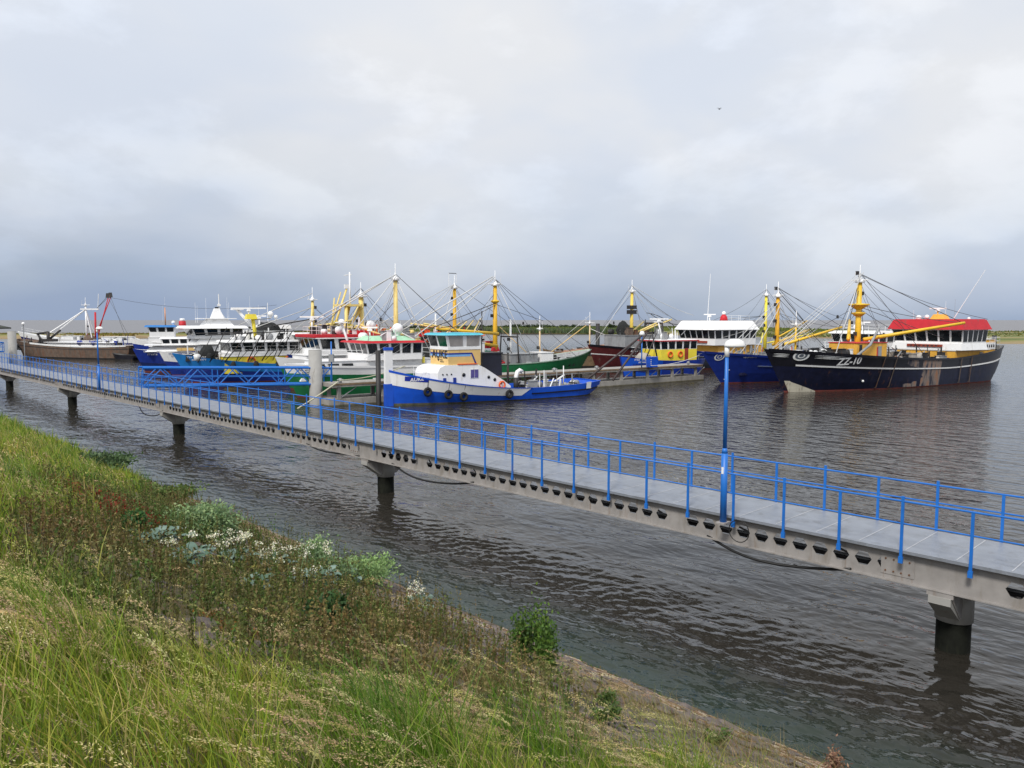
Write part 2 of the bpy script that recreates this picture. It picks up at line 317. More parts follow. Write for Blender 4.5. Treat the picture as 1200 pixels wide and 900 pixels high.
SHORE_V = 12.15; SLOPE = .452
def bank_z(v_, u_):
    z_ = min(SLOPE * (SHORE_V - v_), 5.45)
    k = 1.0 if v_ > 9.5 else 1.6
    z_ += noise.noise(Vector((v_ * .6, u_ * .6, 3.1))) * .07 * k + noise.noise(Vector((v_ * 2.2, u_ * 2.2, 1.0))) * .03
    return z_
def bank_mat():
    m, t, nd, b = node_mat('dike_slope'); L = t.links.new; b.inputs['Roughness'].default_value = .9
    tcn = nd('ShaderNodeTexCoord'); sepn = nd('ShaderNodeSeparateXYZ'); L(tcn.outputs['Object'], sepn.inputs[0])
    vo = nd('ShaderNodeTexVoronoi', feature='F1', i_Scale=3.1, i_Randomness=.9); L(tcn.outputs['Object'], vo.inputs['Vector'])
    ve = nd('ShaderNodeTexVoronoi', feature='DISTANCE_TO_EDGE', i_Scale=3.1, i_Randomness=.9); L(tcn.outputs['Object'], ve.inputs['Vector'])
    st = nd('ShaderNodeValToRGB'); sp = nd('ShaderNodeSeparateColor'); L(vo.outputs['Color'], sp.inputs[0]); L(sp.outputs[0], st.inputs[0])
    e = st.color_ramp.elements; e[0].color = (.085, .072, .066, 1); e[1].color = (.20, .165, .14, 1)
    e2 = st.color_ramp.elements.new(.5); e2.color = (.13, .105, .095, 1)
    fine = nd('ShaderNodeTexNoise', i_Scale=9.0, i_Detail=8.0, i_Roughness=.7); L(tcn.outputs['Object'], fine.inputs['Vector'])
    m1 = nd('ShaderNodeMix', data_type='RGBA', blend_type='OVERLAY'); m1.inputs['Factor'].default_value = .7; L(st.outputs[0], m1.inputs['A']); L(fine.outputs[0], m1.inputs['B'])
    crack = nd('ShaderNodeMapRange'); crack.inputs['From Min'].default_value = .0; crack.inputs['From Max'].default_value = .06; L(ve.outputs['Distance'], crack.inputs[0])
    m2 = nd('ShaderNodeMix', data_type='RGBA'); L(crack.outputs[0], m2.inputs['Factor']); m2.inputs['A'].default_value = (.04, .033, .022, 1); L(m1.outputs['Result'], m2.inputs['B'])
    # soil and dead thatch higher on the slope
    so = nd('ShaderNodeTexNoise', i_Scale=.7, i_Detail=6.0, i_Roughness=.65); L(tcn.outputs['Object'], so.inputs['Vector'])
    a1 = nd('ShaderNodeMath', operation='MULTIPLY_ADD'); L(so.outputs[0], a1.inputs[0]); a1.inputs[1].default_value = 9.0; L(sepn.outputs['X'], a1.inputs[2])
    s1 = nd('ShaderNodeMapRange'); s1.inputs['From Min'].default_value = 9.2; s1.inputs['From Max'].default_value = 11.2; L(a1.outputs[0], s1.inputs[0])
    thatch = nd('ShaderNodeMix', data_type='RGBA'); L(fine.outputs[0], thatch.inputs['Factor']); thatch.inputs['A'].default_value = (.05, .042, .02, 1); thatch.inputs['B'].default_value = (.20, .165, .085, 1)
    m3 = nd('ShaderNodeMix', data_type='RGBA'); L(s1.outputs[0], m3.inputs['Factor']); L(thatch.outputs['Result'], m3.inputs['A']); L(m2.outputs['Result'], m3.inputs['B'])
    # drift line: brown dead weed just above the water
    wob = nd('ShaderNodeTexNoise', i_Scale=1.1, i_Detail=7.0, i_Roughness=.7); L(tcn.outputs['Object'], wob.inputs['Vector'])
    a2 = nd('ShaderNodeMath', operation='MULTIPLY_ADD'); L(wob.outputs[0], a2.inputs[0]); a2.inputs[1].default_value = 2.2; L(sepn.outputs['X'], a2.inputs[2])
    s2 = nd('ShaderNodeMapRange'); s2.inputs['From Min'].default_value = 11.6; s2.inputs['From Max'].default_value = 12.4; L(a2.outputs[0], s2.inputs[0])
    drift = nd('ShaderNodeMix', data_type='RGBA'); L(fine.outputs[0], drift.inputs['Factor']); drift.inputs['A'].default_value = (.07, .04, .02, 1); drift.inputs['B'].default_value = (.27, .175, .095, 1)
    m4 = nd('ShaderNodeMix', data_type='RGBA'); L(s2.outputs[0], m4.inputs['Factor']); L(m3.outputs['Result'], m4.inputs['A']); L(drift.outputs['Result'], m4.inputs['B'])
    s3 = nd('ShaderNodeMapRange'); s3.inputs['From Min'].default_value = 13.0; s3.inputs['From Max'].default_value = 13.4; L(a2.outputs[0], s3.inputs[0])
    m5 = nd('ShaderNodeMix', data_type='RGBA'); L(s3.outputs[0], m5.inputs['Factor']); L(m4.outputs['Result'], m5.inputs['A']); m5.inputs['B'].default_value = (.035, .045, .025, 1)
    L(m5.outputs['Result'], b.inputs['Base Color'])
    bp = nd('ShaderNodeBump', i_Strength=.8, i_Distance=.06); L(crack.outputs[0], bp.inputs['Height'])
    bp2 = nd('ShaderNodeBump', i_Strength=.7, i_Distance=.04); L(fine.outputs[0], bp2.inputs['Height']); L(bp.outputs[0], bp2.inputs['Normal'])
    L(bp2.outputs[0], b.inputs['Normal'])
    return m
vv = [-60, -20, -8, -3, -1] + list(np.arange(-.5, 14.01, .25)) + [16, 20, 30]
uu = [-60, -30, -15, -8] + list(np.arange(-5, 40, .3)) + list(np.arange(40, 90, 1.2)) + [100, 130, 200, 320, 500]
bv = [(float(a), float(b_), bank_z(float(a), float(b_))) for b_ in uu for a in vv]
nv_ = len(vv)
bf = [(j * nv_ + i, j * nv_ + i + 1, (j + 1) * nv_ + i + 1, (j + 1) * nv_ + i) for j in range(len(uu) - 1) for i in range(nv_ - 1)]
bk = MB(); bk.add(bv, bf, bank_mat(), True); bank = bk.build('dike_bank'); bank.rotation_euler = (0, 0, FR); tag(bank, kind='structure')

def marsh_mat():
    m, t, nd, b = node_mat('marsh_ground'); L = t.links.new; b.inputs['Roughness'].default_value = .95
    tcn = nd('ShaderNodeTexCoord'); mpn = nd('ShaderNodeMapping'); mpn.inputs['Scale'].default_value = (.012, .035, .1); L(tcn.outputs['Object'], mpn.inputs[0])
    q = nd('ShaderNodeTexNoise', i_Scale=1.0, i_Detail=7.0, i_Roughness=.62); L(mpn.outputs[0], q.inputs['Vector'])
    sp = nd('ShaderNodeSeparateXYZ'); L(tcn.outputs['Object'], sp.inputs[0])
    a = nd('ShaderNodeMath', operation='MULTIPLY_ADD'); L(sp.outputs['Z'], a.inputs[0]); a.inputs[1].default_value = .12; L(q.outputs[0], a.inputs[2])
    r = nd('ShaderNodeValToRGB'); L(a.outputs[0], r.inputs[0]); el = r.color_ramp.elements
    el[0].position = .30; el[0].color = (.10, .075, .045, 1); el[1].position = .86; el[1].color = (.10, .15, .025, 1)
    for p_, c_ in ((.40, (.19, .135, .07)), (.53, (.27, .20, .10)), (.62, (.17, .17, .04)), (.72, (.075, .105, .02))):
        e = r.color_ramp.elements.new(p_); e.color = (*c_, 1)
    L(r.outputs[0], b.inputs['Base Color']); return m
def strip(name, pts, mat, h=1.2, edge=14):
    """land between front and back points [(x, yfront, yback)]"""
    b = MB(); rows = 9; v = []; random.seed(3)
    xs = []
    for i in range(len(pts) - 1):
        k = 10
        for j in range(k):
            t = j / k; xs.append([pts[i][q] * (1 - t) + pts[i + 1][q] * t for q in range(3)])
    xs.append(list(pts[-1]))
    for (x, y0, y1) in xs:
        w0 = noise.noise(Vector((x * .03, 0, 0))) * 9 + noise.noise(Vector((x * .1, 5, 0))) * 3
        for j in range(rows):
            t = j / (rows - 1); y = y0 + w0 + (y1 - y0 - w0) * t; dd = min(y - y0 - w0, y1 - y)
            zz = -.3 + (h + .3) * min(1, dd / edge) + noise.noise(Vector((x * .05, y * .05, 0))) * .25
            v.append((x * (1 + (y - y0) / y0 * .6), y, zz))
    f = [(i * rows + j, (i + 1) * rows + j, (i + 1) * rows + j + 1, i * rows + j + 1) for i in range(len(xs) - 1) for j in range(rows - 1)]
    b.add(v, f, mat, True); o = b.build(name); return tag(o, kind='structure')
MM = marsh_mat()
strip('salt_marsh', [(-45, 470, 760), (0, 395, 800), (60, 382, 800), (95, 330, 700), (120, 300, 560), (135, 255, 470), (150, 232, 430), (260, 225, 420), (420, 215, 420)], MM)
strip('mud_bank', [(-420, 320, 352), (-300, 300, 334), (-190, 293, 330), (-150, 300, 335), (-118, 335, 350), (-100, 420, 470), (-60, 470, 560), (-40, 480, 700)], MM, h=1.5, edge=8)
strip('far_shoal', [(-260, 900, 930), (-180, 820, 850), (-100, 830, 850), (-20, 860, 900)], paint('bare_mud', (.13, .12, .10), .7, .2), h=.5, edge=6)
# ------------------------------------------------------------------ walkway on piles
DZ = 2.3; VA, VB = 17.55, 19.65; GZ0 = DZ - .74; U0, U1 = -5.5, 128.0
wk = empty('walkway', uv(VA, 0, DZ), FR, 'long steel walkway with grey deck and thin blue railings, on piles over the water', 'walkway')
def wl(v_, u_, z_): return (v_ - VA, u_, z_ - DZ)          # to the walkway's own frame
b = MB()
b.box(-.06, VB - VA + .06, U0, U1, -.07, 0, GRATE)
u_ = U0 + .31
while u_ < U1:
    b.box(.02, VB - VA - .02, u_, u_ + .022, .0025, .006, JOINT); u_ += 1.0
b.build('deck', wk)
PIERU = [5.1, 27.0, 50.0, 74.0, 98.0, 121.0]
def girder(y):
    """castellated beam: web with hexagonal holes, closed near the piers; y = local x of the web"""
    b = MB(); z1, z0 = -.075, -.74; zm = (z1 + z0) / 2; hh = .155; cell = .5
    b.box(y - .13, y + .13, U0, U1, z0 - .02, z0, GIRD); b.box(y - .11, y + .11, U0, U1, z1 - .018, z1 - .001, GIRD)
    u = U0
    while u < U1 - cell:
        near = min(abs(u + cell / 2 - p) for p in PIERU)
        for side, xx in ((0, y - .008), (1, y + .008)):
            if near < 1.1 or (int(u * 2) * 7919) % 23 == 0:
                b.add([(xx, u, z0), (xx, u + cell, z0), (xx, u + cell, z1), (xx, u, z1)], [(0, 1, 2, 3)], GIRD)
            else:
                c = u + cell / 2
                o_ = [(u, z0), (u + cell, z0), (u + cell, zm), (u + cell, z1), (u, z1), (u, zm)]
                h_ = [(c - .09, zm - hh), (c + .09, zm - hh), (c + .19, zm), (c + .09, zm + hh), (c - .09, zm + hh), (c - .19, zm)]
                b.add([(xx, a, z_) for a, z_ in o_ + h_], [(i, (i + 1) % 6, 6 + (i + 1) % 6, 6 + i) for i in range(6)], GIRD)
        u += cell
    if True:
        for p in PIERU:                                    # splice plate with bolts beside each pier
            b.box(y - .022, y - .010, p - .35 + 0.9, p + .35 + 0.9, z0 + .1, z1 - .1, GIRD)
            for bu in (-.25, -.08, .08, .25):
                for bz in (.18, .45): b.tube((y - .04, p + .9 + bu, z0 + bz), (y - .02, p + .9 + bu, z0 + bz), .02, RUSTM, 6)
    o = b.build('girder', wk, fixn=False); return o
RUSTM = paint('bolt_rust', (.13, .06, .03), .8, .3)
girder(.12); girder(VB - VA - .12)
b = MB(); u_ = U0 + .5
while u_ < U1:                                             # cross beams and diagonal wind bracing below the deck
    b.box(.14, VB - VA - .14, u_ - .04, u_ + .04, -.24, -.08, GIRD); u_ += 2.75
u_ = U0 + .5
while u_ < U1 - 3:
    b.tube((.16, u_, -.66), (VB - VA - .16, u_ + 2.75, -.66), .03, GIRD, 5); u_ += 2.75
b.build('cross_beams', wk)
b = MB(); b.tube((.55, U0, -.62), (.55, U1, -.62), .055, DARK, 6); b.tube((.75, U0, -.60), (.75, U1, -.60), .04, GREY, 6); b.build('service_pipe', wk)
# railings
POST_STEP = 1.352
for side, xp in (('near', -.085), ('far', VB - VA + .085)):
    rest = MB(); k = 0; u_ = 5.88 - 8 * 1.352
    while u_ < U1:
        tall = .10 if k % 2 == 0 else 0
        tgt = MB() if u_ < 59 else rest
        tgt.box(xp - .018, xp + .018, u_ - .03, u_ + .03, -.26, 1.10 + tall, RAILB)
        tgt.box(xp - .028, xp + .028, u_ - .045, u_ + .045, -.28, -.14, RAILB)
        if u_ < 59: tgt.build('railing_post', wk)
        u_ += POST_STEP; k += 1
    o = rest.build('railing_posts', wk); o['kind'] = 'stuff'
    for zz, rr in ((1.09, .023), (.60 if side == 'near' else .67, .018)):
        b = MB(); b.tube((xp, U0, zz), (xp, U1, zz), rr, RAILB, 8); b.build('handrail' if zz > 1 else 'middle_rail', wk)
# piers under the walkway
for p in PIERU:
    c = empty('pier', (0, 0, 0)); c.parent = wk; vm = (VB - VA) / 2
    b = MB()
    b.box(.0, VB - VA, p - .26, p + .26, -.86, -.765, GIRD)
    pr = [(-.02, -.86), (VB - VA + .02, -.86), (VB - VA + .02, -1.02), (vm + .40, -1.50), (vm - .40, -1.50), (-.02, -1.02)]
    b.prism([(a, z_) for a, z_ in pr], p - .22, p + .22, PILE, 'y')
    b.tube((vm, p, -1.62), (vm, p, -.86), .385, PILE, 20)
    for du in (-.24, .22): b.prism([(-.0, -.865), (VB - VA, -.865), (vm + .42, -1.46), (vm - .42, -1.46)], p + du, p + du + .02, GIRD, 'y')
    b.build('pier_cap', c)
    b = MB(); b.tube((vm, p, -6), (vm, p, -1.42), .35, WETPILE, 20); b.build('pile', c)
# street lamps on the walkway
def lamp(v_, u_, z_, h, label, grp='blue lamp posts with flat white heads'):
    t = empty('street_lamp', uv(v_, u_, z_), FR, label, 'lamp', grp)
    b = MB(); b.tube((0, 0, -.12), (0, 0, h * .38), .085, RAILB, 12); b.tube((0, 0, h * .38), (0, 0, h * .41), .085, RAILB, 12, .055); b.tube((0, 0, h * .41), (0, 0, h), .055, RAILB, 12, .045)
    p = b.build('pole', t)
    b = MB(); b.box(-.17, .17, -.12, .12, -.16, -.12, GIRD); b.box(-.05, .3, -.04, .04, -.20, -.16, GIRD); b.build('bracket', t)
    b = MB(); b.box(-.088, -.083, -.03, .03, h * .26, h * .30, WHITE2); b.build('plate', p)
    b = MB(); b.tube((0, 0, h - .25), (0, 0, h + .02), .062, LAMPW, 12); k0 = len(b.v); b.lathe((0, 0, h), [(.05, -.02), (.98, .0), (1.0, .04), (.80, .14), (.42, .19), (.001, .20)], LAMPW, 20)
    ca, sa = math.cos(-.78), math.sin(-.78)
    for i in range(k0, len(b.v)):
        x, y, z_ = b.v[i]; x, y = x * .27 + .19, y * .15; b.v[i] = (x * ca - y * sa, x * sa + y * ca, z_)
    b.build('lamp_head', t)
lamp(17.28, 10.11, DZ - .02, 4.35, 'tall blue lamp post with white mushroom head on the near part of the walkway')
lamp(17.28, 61.5, DZ - .02, 4.35, 'distant blue lamp post on the walkway in front of the brown barge')
# hose hanging under the walkway
def hose(u0, u1, sag, label):
    pts = []
    for i in range(25):
        t = i / 24; pts.append(uv(17.62 + .1 * math.sin(t * 7), u0 + (u1 - u0) * t, GZ0 + .02 - sag * 4 * t * (1 - t)))
    o0 = pts[0].copy(); b = MB(); b.path([p - o0 for p in pts], .035, HOSE, 8); o = b.build('hose', loc=o0); tag(o, label, 'hose', 'hoses sagging below the walkway')
hose(7.0, 10.8, .30, 'black hose sagging below the walkway under the tall lamp post')
hose(20.2, 25.2, .34, 'black hose sagging below the walkway just right of the middle pier')
hose(27.5, 32, .12, 'black hose sagging slightly below the walkway left of the middle pier')
hose(50.0, 54.5, .5, 'thin black hose hanging in a deep loop below the far part of the walkway')
b = MB(); b.torus((0, 0, 0), .28, .012, HOSE, 'x', 20, 5); o = b.build('cable_loop', loc=uv(17.35, 9.7, 1.98)); o.rotation_euler = (0, 0, FR); tag(o, 'thin black cable loop hanging at the foot of the tall lamp post', 'cable')

# ------------------------------------------------------------------ gangways, pontoon, piles
def truss(name, A, B, w, h, label, grp='blue lattice gangways'):
    A = Vector(A); B = Vector(B); d = B - A; Lh = math.hypot(d.x, d.y); rz = math.atan2(d.y, d.x)
    t = empty(name, A, rz, label, 'gangway', grp); sl = d.z / Lh; n = max(4, int(Lh / 1.35))
    for sy in (-w / 2, w / 2):
        b = MB(); b.tube((0, sy, h), (Lh, sy, h + sl * Lh), .085, RAILB, 6); b.tube((0, sy, 0), (Lh, sy, sl * Lh), .10, RAILB, 6)
        b.tube((0, sy, h * .5), (Lh, sy, h * .5 + sl * Lh), .035, RAILB, 5)
        for i in range(n + 1):
            x = Lh * i / n
            if i % 4 == 0 or i in (0, n): b.tube((x, sy, sl * x), (x, sy, h + sl * x), .045, RAILB, 5)
            if i < n:
                x2 = Lh * (i + 1) / n
                (b.tube((x, sy, sl * x), (x2, sy, h + sl * x2), .05, RAILB, 5) if i % 2 == 0 else b.tube((x, sy, h + sl * x), (x2, sy, sl * x2), .05, RAILB, 5))
        b.build('side_truss', t)
    b = MB(); b.box(0, Lh, -w / 2 + .1, w / 2 - .1, -.05, 0, GRATE)
    for i, vtx in enumerate(b.v):
        b.v[i] = (vtx[0], vtx[1], vtx[2] + sl * vtx[0])
    b.build('deck', t)
truss('gangway', (-28.2, 58.2, 2.3), (-16.2, 67.2, 1.75), 1.5, 1.4, 'blue lattice gangway from the walkway down to the pontoon beside the grey pile')
truss('gangway', (-87, 109, 2.9), (-77.6, 117.2, 2.5), 1.5, 1.4, 'blue lattice gangway at the far left edge by the distant pale pile')
PD = Vector((.80, .60, 0)).normalized(); PN = Vector((-PD.y, PD.x, 0)); pa = math.atan2(PD.y, PD.x)
pt = empty('pontoon', (-15.4, 64.3, 0), pa, 'long grey floating pontoon with raised deck on trestles behind the blue and white tug', 'pontoon')
PLn = 48.5
b = MB(); b.box(0, PLn, 0, 3.2, -.4, .12, WETC); b.box(.02, PLn - .02, .02, 3.18, .12, .62, CONC); b.build('float', pt)
b = MB(); b.box(.3, PLn - .3, -.05, 2.5, 1.62, 1.95, CONC); b.box(.3, PLn - .3, -.09, -.05, 1.78, 1.93, WOOD); b.build('deck', pt)
x = 1.0
while x < PLn:
    b = MB()
    for yy in (.12, 2.2): b.box(x - .16, x + .16, yy, yy + .22, .62, 1.62, CONC)
    b.box(x - .1, x + .1, .3, 2.3, 1.4, 1.55, CONC); b.tube((x + .1, .2, .65), (x + 1.6, .2, 1.55), .05, GREY, 5); b.build('trestle', pt); x += 4.2
for x in (1.2, 9, 17, 25, 31, 39, 46):
    b = MB(); b.tube((x, .35, 1.95), (x, .35, 2.35), .13, GREY, 10); b.tube((x - .28, .35, 2.22), (x + .28, .35, 2.22), .06, GREY, 8); b.build('bollard', pt)
def pile(loc, r, ztop, mat, label, name='mooring_pile'):
    b = MB(); b.tube((0, 0, -6), (0, 0, ztop - .04), r, mat, 24); b.tube((0, 0, ztop - .04), (0, 0, ztop), r * .9, mat, 24)
    tag(b.build(name, loc=(loc[0], loc[1], 0)), label, 'pile')
pile((-16.9, 65.9), .56, 4.75, PILE, 'thick light grey steel pile at the end of the blue lattice gangway')
pile((-11.55, 66.2), .22, 4.7, DARK, 'thin black wooden pile standing right at the bow of the blue and white tug')
pile((-76.9, 118.3), .58, 5.6, PILE, 'pale thick pile at the far left edge above the walkway')
pile((14.6, 131), .35, 6.7, DARK, 'dark navigation pile with black topmark standing alone in front of the reeds')
lp = empty('pontoon_lamp', (14.6, 86.4, 1.95), 0, 'blue lamp post with round white globe standing on the pontoon', 'lamp')
b = MB(); b.tube((0, 0, 0), (0, 0, 3.6), .07, RAILB, 8); b.build('pole', lp); b = MB(); b.lathe((0, 0, 3.55), [(.1, 0), (.27, .1), (.31, .25), (.22, .5), (.06, .58)], LAMPW, 14); b.build('lamp_head', lp)
cb = empty('power_cabinet', (15.9, 87.1, 1.95), pa, 'bright blue metal cabinet beside the globe lamp on the pontoon', 'cabinet')
b = MB(); b.box(-.62, .62, -.3, .3, .02, 1.15, AUKEBLUE); b.box(-.66, .66, -.34, .34, 1.15, 1.2, AUKEBLUE, .05, .05); b.build('cabinet_body', cb)
b = MB(); [b.box(-.56, -.44, -.32, -.302, .25 + .2 * i, .33 + .2 * i, WHITE2) for i in range(4)]; b.build('socket_panel', cb)
lp = empty('pontoon_lamp', (-15.6, 66.3, 1.95), 0, 'slim blue post with small box on the pontoon just right of the grey pile', 'lamp')
b = MB(); b.tube((0, 0, 0), (0, 0, 3.5), .06, RAILB, 8); b.build('pole', lp); b = MB(); b.box(-.2, .2, -.2, .2, 1.75, 2.4, GREY); b.build('box', lp)

# ------------------------------------------------------------------ boat parts
class Boat:
    def __init__(s, name, bow, L, B, ang, label, cat='boat', zb=3.4, zm=1.7, zs=2.0, rake=2.2, bw=.9, mats=None, bands=None, group=None, full=.62, shp=2.0):
        s.L, s.B, s.zb, s.zm, s.zs, s.rake, s.full, s.shp = L, B, zb, zm, zs, rake, full, shp
        h = Vector((math.cos(ang), math.sin(ang), 0)); c = Vector((bow[0], bow[1], 0)) - h * (L / 2)
        s.root = empty(name, c, ang, label, cat, group); s.hull(mats, bands, bw)
    def sheer(s, t):
        z_ = s.zm
        if t > .35: z_ += (s.zb - s.zm) * ((t - .35) / .65) ** s.shp
        else: z_ += (s.zs - s.zm) * ((.35 - t) / .35) ** 1.6
        return z_
    def pt(s, t, k, side):
        """t 0 stern..1 bow, k 0 waterline..1 sheer"""
        def plan(t, f, e):
            w = 1.0
            if t > f: w = max(0.0, 1 - ((t - f) / (1 - f)) ** e)
            if t < .16: w *= 1 - (.30 if k > .3 else .30 + .5 * (.3 - k)) * ((.16 - t) / .16) ** 2
            return w
        kk = max(0, min(1, k)); wd = plan(t, s.full, 2.3); ww = plan(t, s.full - .18, 1.55) * (.93 if t > .16 else .93 - .1 * (.16 - t) / .16)
        w = ww + (wd - ww) * (kk ** .8); 
        if k < 0: w *= 1 + k * .5
        x = -s.L / 2 + s.L * t - s.rake * (1 - k) * max(0, (t - .6) / .4) ** 1.5 + .9 * (1 - max(0, k)) * max(0, (.1 - t) / .1)
        return Vector((x, side * w * s.B / 2, k * s.sheer(t)))
    def hull(s, mats, bands, bw):
        ts = list(np.linspace(0, .16, 6)) + list(np.linspace(.2, .6, 9)) + list(np.linspace(.64, 1, 15))
        ks = [-.5, 0] + [b_[0] for b_ in bands]
        levels = []; lm = []
        prev = -.5
        for (kt, m_) in bands:
            n = 3 if kt - prev > .25 else 1
            for i in range(n): levels.append(prev + (kt - prev) * i / n); lm.append(m_)
            prev = kt
        levels.append(prev)
        b = MB(); n = len(levels)
        for side in (1, -1):
            v = [s.pt(t, k, side) for t in ts for k in levels]
            for j in range(n - 1):
                b.add([p for i in range(len(ts)) for p in (v[i * n + j], v[i * n + j + 1])], [(2 * i, 2 * i + 1, 2 * i + 3, 2 * i + 2) for i in range(len(ts) - 1)], lm[j], True)
        for j in range(n - 1):
            a, c = s.pt(0, levels[j], 1), s.pt(0, levels[j + 1], 1)
            b.add([a, c, (c[0], -c[1], c[2]), (a[0], -a[1], a[2])], [(0, 1, 2, 3)], lm[j])
        # cap rail and inner bulwark
        inner = GREY if not mats else mats; th = .14
        for side in (1, -1):
            o_ = [s.pt(t, 1, side) for t in ts]
            i_ = [Vector((p.x - (.0 if i < len(ts) - 1 else .2), side * max(0.0, abs(p.y) - th), p.z)) for i, p in enumerate(o_)]
            d_ = []
            for p, t in zip(i_, ts):
                zd = max(.3, s.sheer(t) - bw); q_ = s.pt(t, zd / s.sheer(t), side); d_.append(Vector((min(p.x, q_.x - .12), side * max(0.0, min(abs(p.y), abs(q_.y) - th)), zd)))
            m_ = len(ts)
            b.add(o_ + i_, [(i, i + 1, m_ + i + 1, m_ + i) for i in range(m_ - 1)], lm[-1])
            b.add(i_ + d_, [(i, i + 1, m_ + i + 1, m_ + i) for i in range(m_ - 1)], inner)
            if side == 1: P_ = d_
        a, c = i_[0], d_[0]; b.add([(a.x + .1, a.y, a.z), (a.x + .1, -a.y, a.z), (c.x + .1, -c.y, c.z), (c.x + .1, c.y, c.z)], [(0, 1, 2, 3)], inner)
        b.add([s.pt(0, 1, 1), s.pt(0, 1, -1), (a.x + .1, a.y, a.z), (a.x + .1, -a.y, a.z)], [(0, 1, 2, 3)], lm[-1])
        s.h = b.build('hull', s.root); s.bw = bw
        b = MB(); q = [(p.x, p.y, p.z) for p in P_]
        b.add(q + [(p[0], -p[1], p[2]) for p in q], [(i, i + 1, len(q) + i + 1, len(q) + i) for i in range(len(q) - 1)], DECKGREY); b.build('deck', s.root)
    def band(s, k0, k1, m, t0=.02, t1=.985, name='rubbing_strake', proud=.06, side=1, kf=None):
        b = MB(); n = 40
        pts = [t0 + (t1 - t0) * i / n for i in range(n + 1)]
        for sd_ in ((1, -1) if side == 0 else (side,)):
            A = []; 
            for t in pts:
                ka, kb = (k0, k1) if kf is None else kf(t)
                p, q = s.pt(t, ka, sd_), s.pt(t, kb, sd_)
                A += [p + Vector((0, sd_ * proud, 0)), q + Vector((0, sd_ * proud, 0)), q, p]
            f = []
            for i in range(n):
                for j in range(4): f.append((i * 4 + j, i * 4 + (j + 1) % 4, (i + 1) * 4 + (j + 1) % 4, (i + 1) * 4 + j))
            b.add(A, f, m)
        return b.build(name, s.root)
    def surf(s, x, z_, side=1):
        """hull y at local x, z"""
        lo, hi = 0.0, 1.0
        t = (x + s.L / 2) / s.L
        for _ in range(8):
            k = z_ / s.sheer(t); px = s.pt(t, k, side).x; t += (x - px) / s.L; t = min(.999, max(.001, t))
        return s.pt(t, z_ / s.sheer(t), side).y
    def text(s, txt, x, z_, size, mat, side=1, bold=.0, name='lettering', sub=None, slope=0):
        v, f = text_verts(txt, size, bold=bold)
        q = []
        for a, c, _ in v:
            xx = x - side * a; zz = z_ + c + slope * a; q.append((xx, s.surf(xx, zz, side) + side * .035, zz))
        b = MB(); b.add(q, f, mat); return b.build(name, sub or s.h)
    def scribble(s, x, z_, w, h, mat, rows=1, side=1):
        """tiny lettering too small to read: irregular letter-like bars"""
        b = MB(); rnd = random.Random(5)
        for r_ in range(rows):
            ww = w if r_ == 0 else w * .55; xx = x + ww / 2 if side > 0 else x - ww / 2; zz = z_ - r_ * h * 1.5; n = int(ww / (h * .75))
            for i in range(n):
                if rnd.random() < .12: continue
                cx = x + (ww / 2 - (i + .5) * ww / n); hw = ww / n * .34
                def P(a, c): return (cx - a * hw, s.surf(cx - a * hw, zz + c * h / 2, side) + side * .04, zz + c * h / 2)
                for (a0, a1, c0, c1) in rnd.choice([((-1, -.4, -1, 1), (-1, 1, .5, 1)), ((-1, -.4, -1, 1), (.4, 1, -1, 1), (-1, 1, -.25, .25)), ((-1, 1, .5, 1), (-.3, .3, -1, 1)), ((-1, -.4, -1, 1), (-1, 1, -1, -.5), (-1, .6, .5, 1))]):
                    b.add([P(a0, c0), P(a1, c0), P(a1, c1), P(a0, c1)], [(0, 1, 2, 3)], mat)
        return b.build('lettering', s.h)
    def dz(s, x): t = (x + s.L / 2) / s.L; return max(.3, s.sheer(t) - s.bw)
    def T(s, d): return s.L / 2 - d                           # distance aft of the stem -> local x
    def house(s, name, x0, x1, w, z0, z1, mat, tx=.0, ty=.0, rail=True, ports=0, door=True, trim=None, yoff=0):
        b = MB(); b.box(x0, x1, yoff - w / 2, yoff + w / 2, z0, z1, mat, tx, ty); b.box(x0 - .08, x1 + .08, yoff - w / 2 - .08, yoff + w / 2 + .08, z1, z1 + .07, trim or mat)
        o = b.build(name, s.root)
        for i in range(ports):
            px = x0 + (x1 - x0) * (i + 1) / (ports + 1)
            for sd_ in (1, -1):
                q = MB(); y = yoff + sd_ * (w / 2 - ty * .6); q.tube((px, y - sd_ * .02, z0 + (z1 - z0) * .6), (px, y + sd_ * .04, z0 + (z1 - z0) * .6), .17, GLASS, 12); q.torus((px, y + sd_ * .03, z0 + (z1 - z0) * .6), .18, .03, WHITE2, 'y', 12, 5); q.build('porthole', o)
        if door:
            q = MB(); dx = x0 + (x1 - x0) * .25; q.box(dx - .35, dx + .35, yoff + w / 2 - ty, yoff + w / 2 + .03, z0 + .05, min(z1 - .1, z0 + 1.9), GREY); q.build('door', o)
        if rail: s.rail([(x0, yoff - w / 2), (x0, yoff + w / 2), (x1, yoff + w / 2), (x1, yoff - w / 2), (x0, yoff - w / 2)], z1 + .07, .85)
        return o
    def rail(s, pts, z_, h=.9, m=None, name='railing', r=.022, step=1.3):
        m = m or WHITE; b = MB(); 
        for (a, c) in zip(pts[:-1], pts[1:]):
            a3 = Vector((*a, z_)) if len(a) == 2 else Vector(a); c3 = Vector((*c, z_)) if len(c) == 2 else Vector(c)
            for f in (1, .5): b.tube(a3 + Vector((0, 0, h * f)), c3 + Vector((0, 0, h * f)), r, m, 5)
            n = max(1, int((c3 - a3).length / step))
            for i in range(n + 1): p = a3.lerp(c3, i / n); b.tube(p, p + Vector((0, 0, h)), r, m, 5)
        return b.build(name, s.root)
